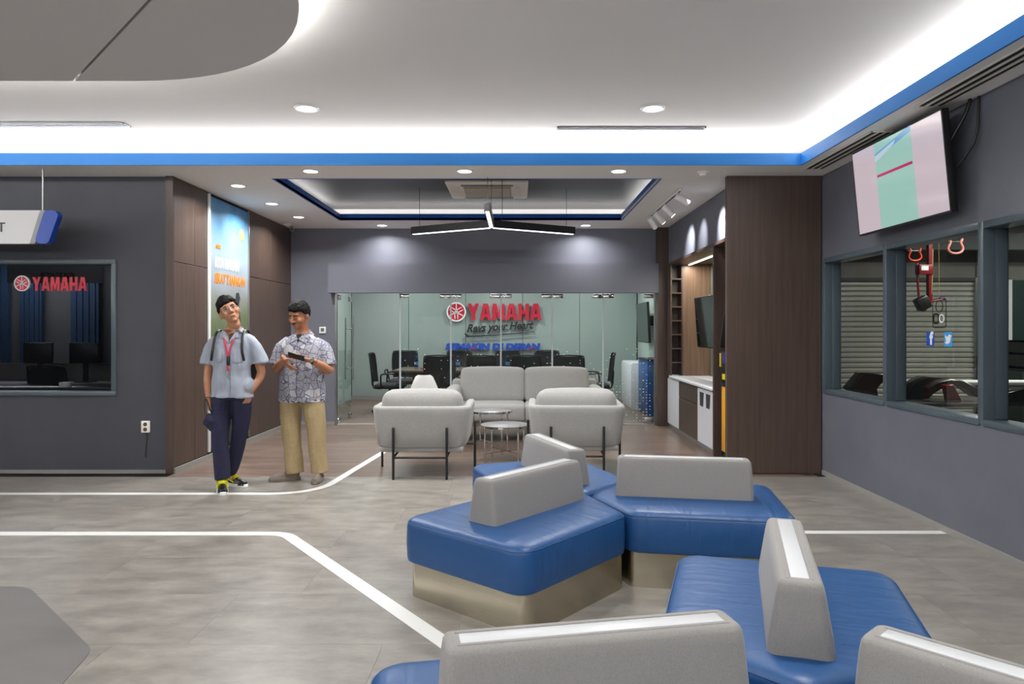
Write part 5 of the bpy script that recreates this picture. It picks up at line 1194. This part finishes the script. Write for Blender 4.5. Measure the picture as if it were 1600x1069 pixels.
tube(bb, [(-.055, .0, 1.40), (-.045, -.070, 1.36), (-.005, -.120, 1.26), (.018, -.134, 1.17)], [(.009, .003)]*4, seg=6, sub=4); tube(bb, [(.06, .0, 1.40), (.056, -.070, 1.36), (.036, -.118, 1.26), (.020, -.134, 1.17)], [(.009, .003)]*4, seg=6, sub=4)
ln = P('lanyard', bb, 'lanyard', t); P('badge_clip', box(nb(), .008, .034, -.146, -.132, 1.10, 1.175, .004), 'blackplastic', ln); P('tag', box(nb(), .012, .030, -.148, -.136, 1.05, 1.10, .004), 'lanyard', ln); P('hook', tube(nb(), [(.02, -.142, 1.05), (.016, -.144, 1.02), (.024, -.144, .99)], .004, seg=6), 'steel', ln)
for s in (-1, 1): P('backpack_strap', tube(nb(), [(s*.12, .10, 1.22), (s*.118, .08, 1.37), (s*.115, .0, 1.402), (s*.118, -.07, 1.35), (s*.125, -.105, 1.24), (s*.14, -.10, 1.14)], [(.012, .0045)]*6, side=(1, 0, 0), seg=8, sub=3), 'blackplastic', t)
P('backpack', cushion(nb(), -.15, .15, .12, .24, .95, 1.32, .05, .02, 6), 'blackplastic', t)
bb = nb()
tube(bb, [(0, .0, .80), (0, .0, .88)], [(.152, .108), (.148, .10)], seg=24, round_ends=False)
tube(bb, [(-.075, .0, .84), (-.090, -.01, .70), (-.100, -.025, .48), (-.092, -.005, .28), (-.086, .005, .105)], [(.080, .102), (.082, .094), (.070, .078), (.066, .072), (.062, .068)], sub=3, round_ends=False)
tube(bb, [(.070, .01, .84), (.072, .04, .70), (.030, .09, .48), (-.035, .15, .28), (-.105, .215, .125)], [(.080, .102), (.080, .094), (.068, .076), (.064, .070), (.058, .064)], sub=3, round_ends=False)
P('trousers', remesh(bb, .0075, 3, folds(.009, 9, .45)), 'navy', t)
m1 = Matrix.Translation((-.115, .055, 0)) @ Matrix.Rotation(R(25), 4, 'Z'); m2 = Matrix.Translation((-.158, .245, 0)) @ Matrix.Rotation(R(62), 4, 'Z')
for m_ in (m1, m2):
    q = shoe('shoe', m_, 'blackplastic', 'white', t, laces='lace')
    P('sock', xf(cyl(nb(), (0, -.045, .07), (0, -.045, .22), .046, .050), m_), noisy('patterned_sock', '2a2a28', 'b8b070', (60, 60, 120), rough=.9), q)
P('bracelet', xf(lathe(nb(), [(.029, 0), (.032, .003), (.029, .006)], seg=20), Matrix.Translation((-.192, -.026, .815)) @ Matrix.Diagonal((.9, 1, 1, 1))), 'black', t)
t2 = thing('pouch', 'dark navy pouch with a black strap hanging from the hand of the man in blue', 'pouch', (-2.49-.165, 6.14-.06, .54))
MWp = Matrix.Translation((.165, .06, -.54))
bb = nb(); ball(bb, (-.150, -.065, .615), (.072, .05, .07)); ball(bb, (-.135, -.065, .565), (.06, .042, .04)); me = remesh(xf(bb, MWp), .006, 3, folds(.008, 16, 1)); P('pouch_body', me, 'navy', t2)
P('strap', xf(tube(nb(), [(-.18, -.07, .64), (-.215, -.06, .70), (-.222, -.035, .79), (-.19, -.075, .80), (-.15, -.085, .70), (-.125, -.075, .65)], [(.006, .004)]*6, seg=8, sub=4), MWp), 'blackplastic', t2)

# ---- man in the batik shirt
t = thing('person', 'person in patterned batik shirt and khaki trousers looking down at a phone', 'person', (-2.01, 6.56, 0))
Mh = Matrix.Translation((-.010, -.055, 1.535)) @ Matrix.Scale(1.05, 4) @ Matrix.Rotation(R(-24), 4, 'Z') @ Matrix.Rotation(R(4), 4, 'Y') @ Matrix.Rotation(R(20), 4, 'X')
bb = nb(); head(bb, Mh, 1.06)
nk = Mh @ Vector((0, .012, -.07))
tube(bb, [nk, (.0, .0, 1.40), (.0, .01, 1.33)], [.052, .058, .080])
tube(bb, [(.0, .01, .90), (.0, .01, 1.0), (0, .01, 1.2), (0, .015, 1.30), (.0, .015, 1.37)], [(.16, .11), (.155, .11), (.17, .11), (.16, .09), (.07, .06)], seg=20)
LW, RW = Vector((.150, -.215, 1.125)), Vector((-.085, -.235, 1.135))
tube(bb, [(-.15, .01, 1.26), (-.205, .01, 1.17), (-.235, -.01, 1.045), (-.17, -.12, 1.08), RW], [(.04, .04), (.045, .045), (.043, .043), (.041, .041), (.027, .025)], sub=3)
hand(bb, RW, (.52, -.25, -.62), (.7, .4, .35), R(20), 1, 1.0, .12)
tube(bb, [(.15, .01, 1.26), (.215, .01, 1.16), (.262, -.02, 1.03), (.22, -.12, 1.07), LW], [(.04, .04), (.045, .045), (.043, .043), (.042, .042), (.028, .025)], sub=3)
hand(bb, LW, (-1, -.25, .18), (.0, .35, .9), R(26), 1, 1.02)
for hp, kn, an in (((-.10, 0, .82), (-.095, -.02, .45), (-.065, .01, .09)), ((.10, 0, .82), (.14, -.02, .45), (.155, .0, .09))):
    tube(bb, [hp, kn, an], [.065, .05, .038], sub=4)
body = P('body', remesh(bb, .0058, 2), 'skin2', t)
face(body, Mh, 1.06, closed=True)
P('moustache', xf(tube(nb(), [(-.022, -.0865, -.05), (0, -.0945, -.046), (.022, -.0865, -.05)], [(.003, .0015)]*3, side=(0, 0, 1), seg=6, sub=3), Mh), 'hair', body)
P('hair', hair(Mh, 1.07, .056, .008, -.05, 1.02, .006), 'hair', t)
bb = nb()
tube(bb, [(.0, .0, .745), (.0, 0, .84), (0, .0, 1.0), (0, .0, 1.15), (0, .005, 1.25), (.0, .01, 1.315), (.0, .012, 1.36)], [(.218, .158), (.212, .160), (.206, .158), (.206, .148), (.205, .130), (.155, .10), (.085, .075)], seg=30, sub=2, round_ends=False)
tube(bb, [(-.12, .01, 1.295), (-.190, .012, 1.24), (-.222, .0, 1.14), (-.236, -.01, 1.075)], [(.05, .06), (.062, .070), (.068, .075), (.073, .080)], sub=3, round_ends=False)
tube(bb, [(.12, .01, 1.295), (.195, .012, 1.24), (.234, -.0, 1.14), (.255, -.015, 1.065)], [(.05, .06), (.062, .070), (.068, .075), (.073, .080)], sub=3, round_ends=False)
sh_ = P('shirt', remesh(bb, .0075, 3, folds(.009, 7, .6)), 'batik', t)
P('hem_band', lathe(nb(), [(1.003, 0), (1.012, .0), (1.012, .028), (1.003, .028), (1.003, 0)], seg=40) and xf(lathe(nb(), [(1.0, 0), (1.03, .0), (1.03, .026), (1.0, .026), (1.0, 0)], seg=44), Matrix.Translation((0, 0, .740)) @ Matrix.Diagonal((.2085, .150, 1, 1))), noisy('batik_border', '2f3260', 'c4c3c6', (28, 28, 90), rough=.85, lo=.45, hi=.55, detail=1), sh_)
collar((.0, .004, 1.392), 'batik', sh_, .070, .104, .055, 26, Matrix.Rotation(R(14), 4, 'X'))
P('undershirt', patch(sh_.data, [(-.042, 1.358), (-.004, 1.285), (.034, 1.358), (-.004, 1.365)], .004), 'blackplastic', t)
for q in ([(-.048, 1.372), (-.105, 1.345), (-.072, 1.285), (-.010, 1.318)], [(.040, 1.372), (.100, 1.345), (.070, 1.280), (.002, 1.318)]):
    P('lapel', patch(sh_.data, q, .011, .006), 'batik', sh_)
P('pen', box(nb(), .084, .092, -.149, -.142, 1.20, 1.245, .002), 'steel', t)
P('placket', tube(nb(), [(-.005, -.10, 1.31), (-.003, -.147, 1.2), (0, -.160, 1.05), (0, -.165, .9), (0, -.163, .77)], [(.002, .003)]*5, seg=6, sub=3), mat('indigo_seam', '2d2f58', .8), sh_)
bb = nb()
tube(bb, [(0, .0, .74), (0, .0, .86)], [(.185, .135), (.18, .13)], seg=24, round_ends=False)
tube(bb, [(-.095, .0, .82), (-.100, -.01, .65), (-.098, -.015, .45), (-.080, .0, .25), (-.068, .01, .075)], [(.108, .125), (.098, .108), (.085, .092), (.082, .088), (.084, .092)], sub=3, round_ends=False)
tube(bb, [(.095, .0, .82), (.115, -.01, .65), (.138, -.015, .45), (.148, .0, .25), (.158, .01, .075)], [(.108, .125), (.098, .108), (.085, .092), (.080, .088), (.078, .092)], sub=3, round_ends=False)
P('trousers', remesh(bb, .0075, 3, folds(.010, 9, .5)), 'khaki', t)
shoe('shoe', Matrix.Translation((-.035, .035, 0)) @ Matrix.Rotation(R(-68), 4, 'Z'), 'taupe', 'taupe', t)
shoe('shoe', Matrix.Translation((.155, .075, 0)) @ Matrix.Rotation(R(3), 4, 'Z'), 'taupe', 'taupe', t)
d_ = Vector((-1, -.25, .18)).normalized(); wc_ = LW + d_*.004
q = Vector((0, 0, 1)).rotation_difference(d_ * -1).to_matrix().to_4x4()
wt = P('wristwatch', xf(lathe(nb(), [(.030, -.010), (.034, -.008), (.034, .008), (.030, .010), (.030, -.010)], seg=24), Matrix.Translation(LW - Vector((-.95, -.5, .28)).normalized()*.012) @ q), 'blackplastic', t)
P('dial', xf(cyl(nb(), (0, 0, 0), (0, -.006, 0), .017), Matrix.Translation(LW + Vector((.012, -.033, .004)))), mat('watch_dial', '6d746c', .2), wt)
t3 = thing('mobile_phone', 'dark mobile phone held in both hands of the batik-shirted man', 'phone', (-2.01+.035, 6.56-.285, 1.165))
P('case', xf(box(nb(), -.075, .075, -.037, .037, -.004, .004, .0035), Matrix.Rotation(R(10), 4, 'Y') @ Matrix.Rotation(R(-42), 4, 'X') @ Matrix.Rotation(R(8), 4, 'Z')), 'blackplastic', t3)
P('screen', xf(box(nb(), -.07, .07, -.033, .033, .004, .0046), Matrix.Rotation(R(10), 4, 'Y') @ Matrix.Rotation(R(-42), 4, 'X') @ Matrix.Rotation(R(8), 4, 'Z')), mat('lit_screen', '8d9196', .2, emit=.3), t3)
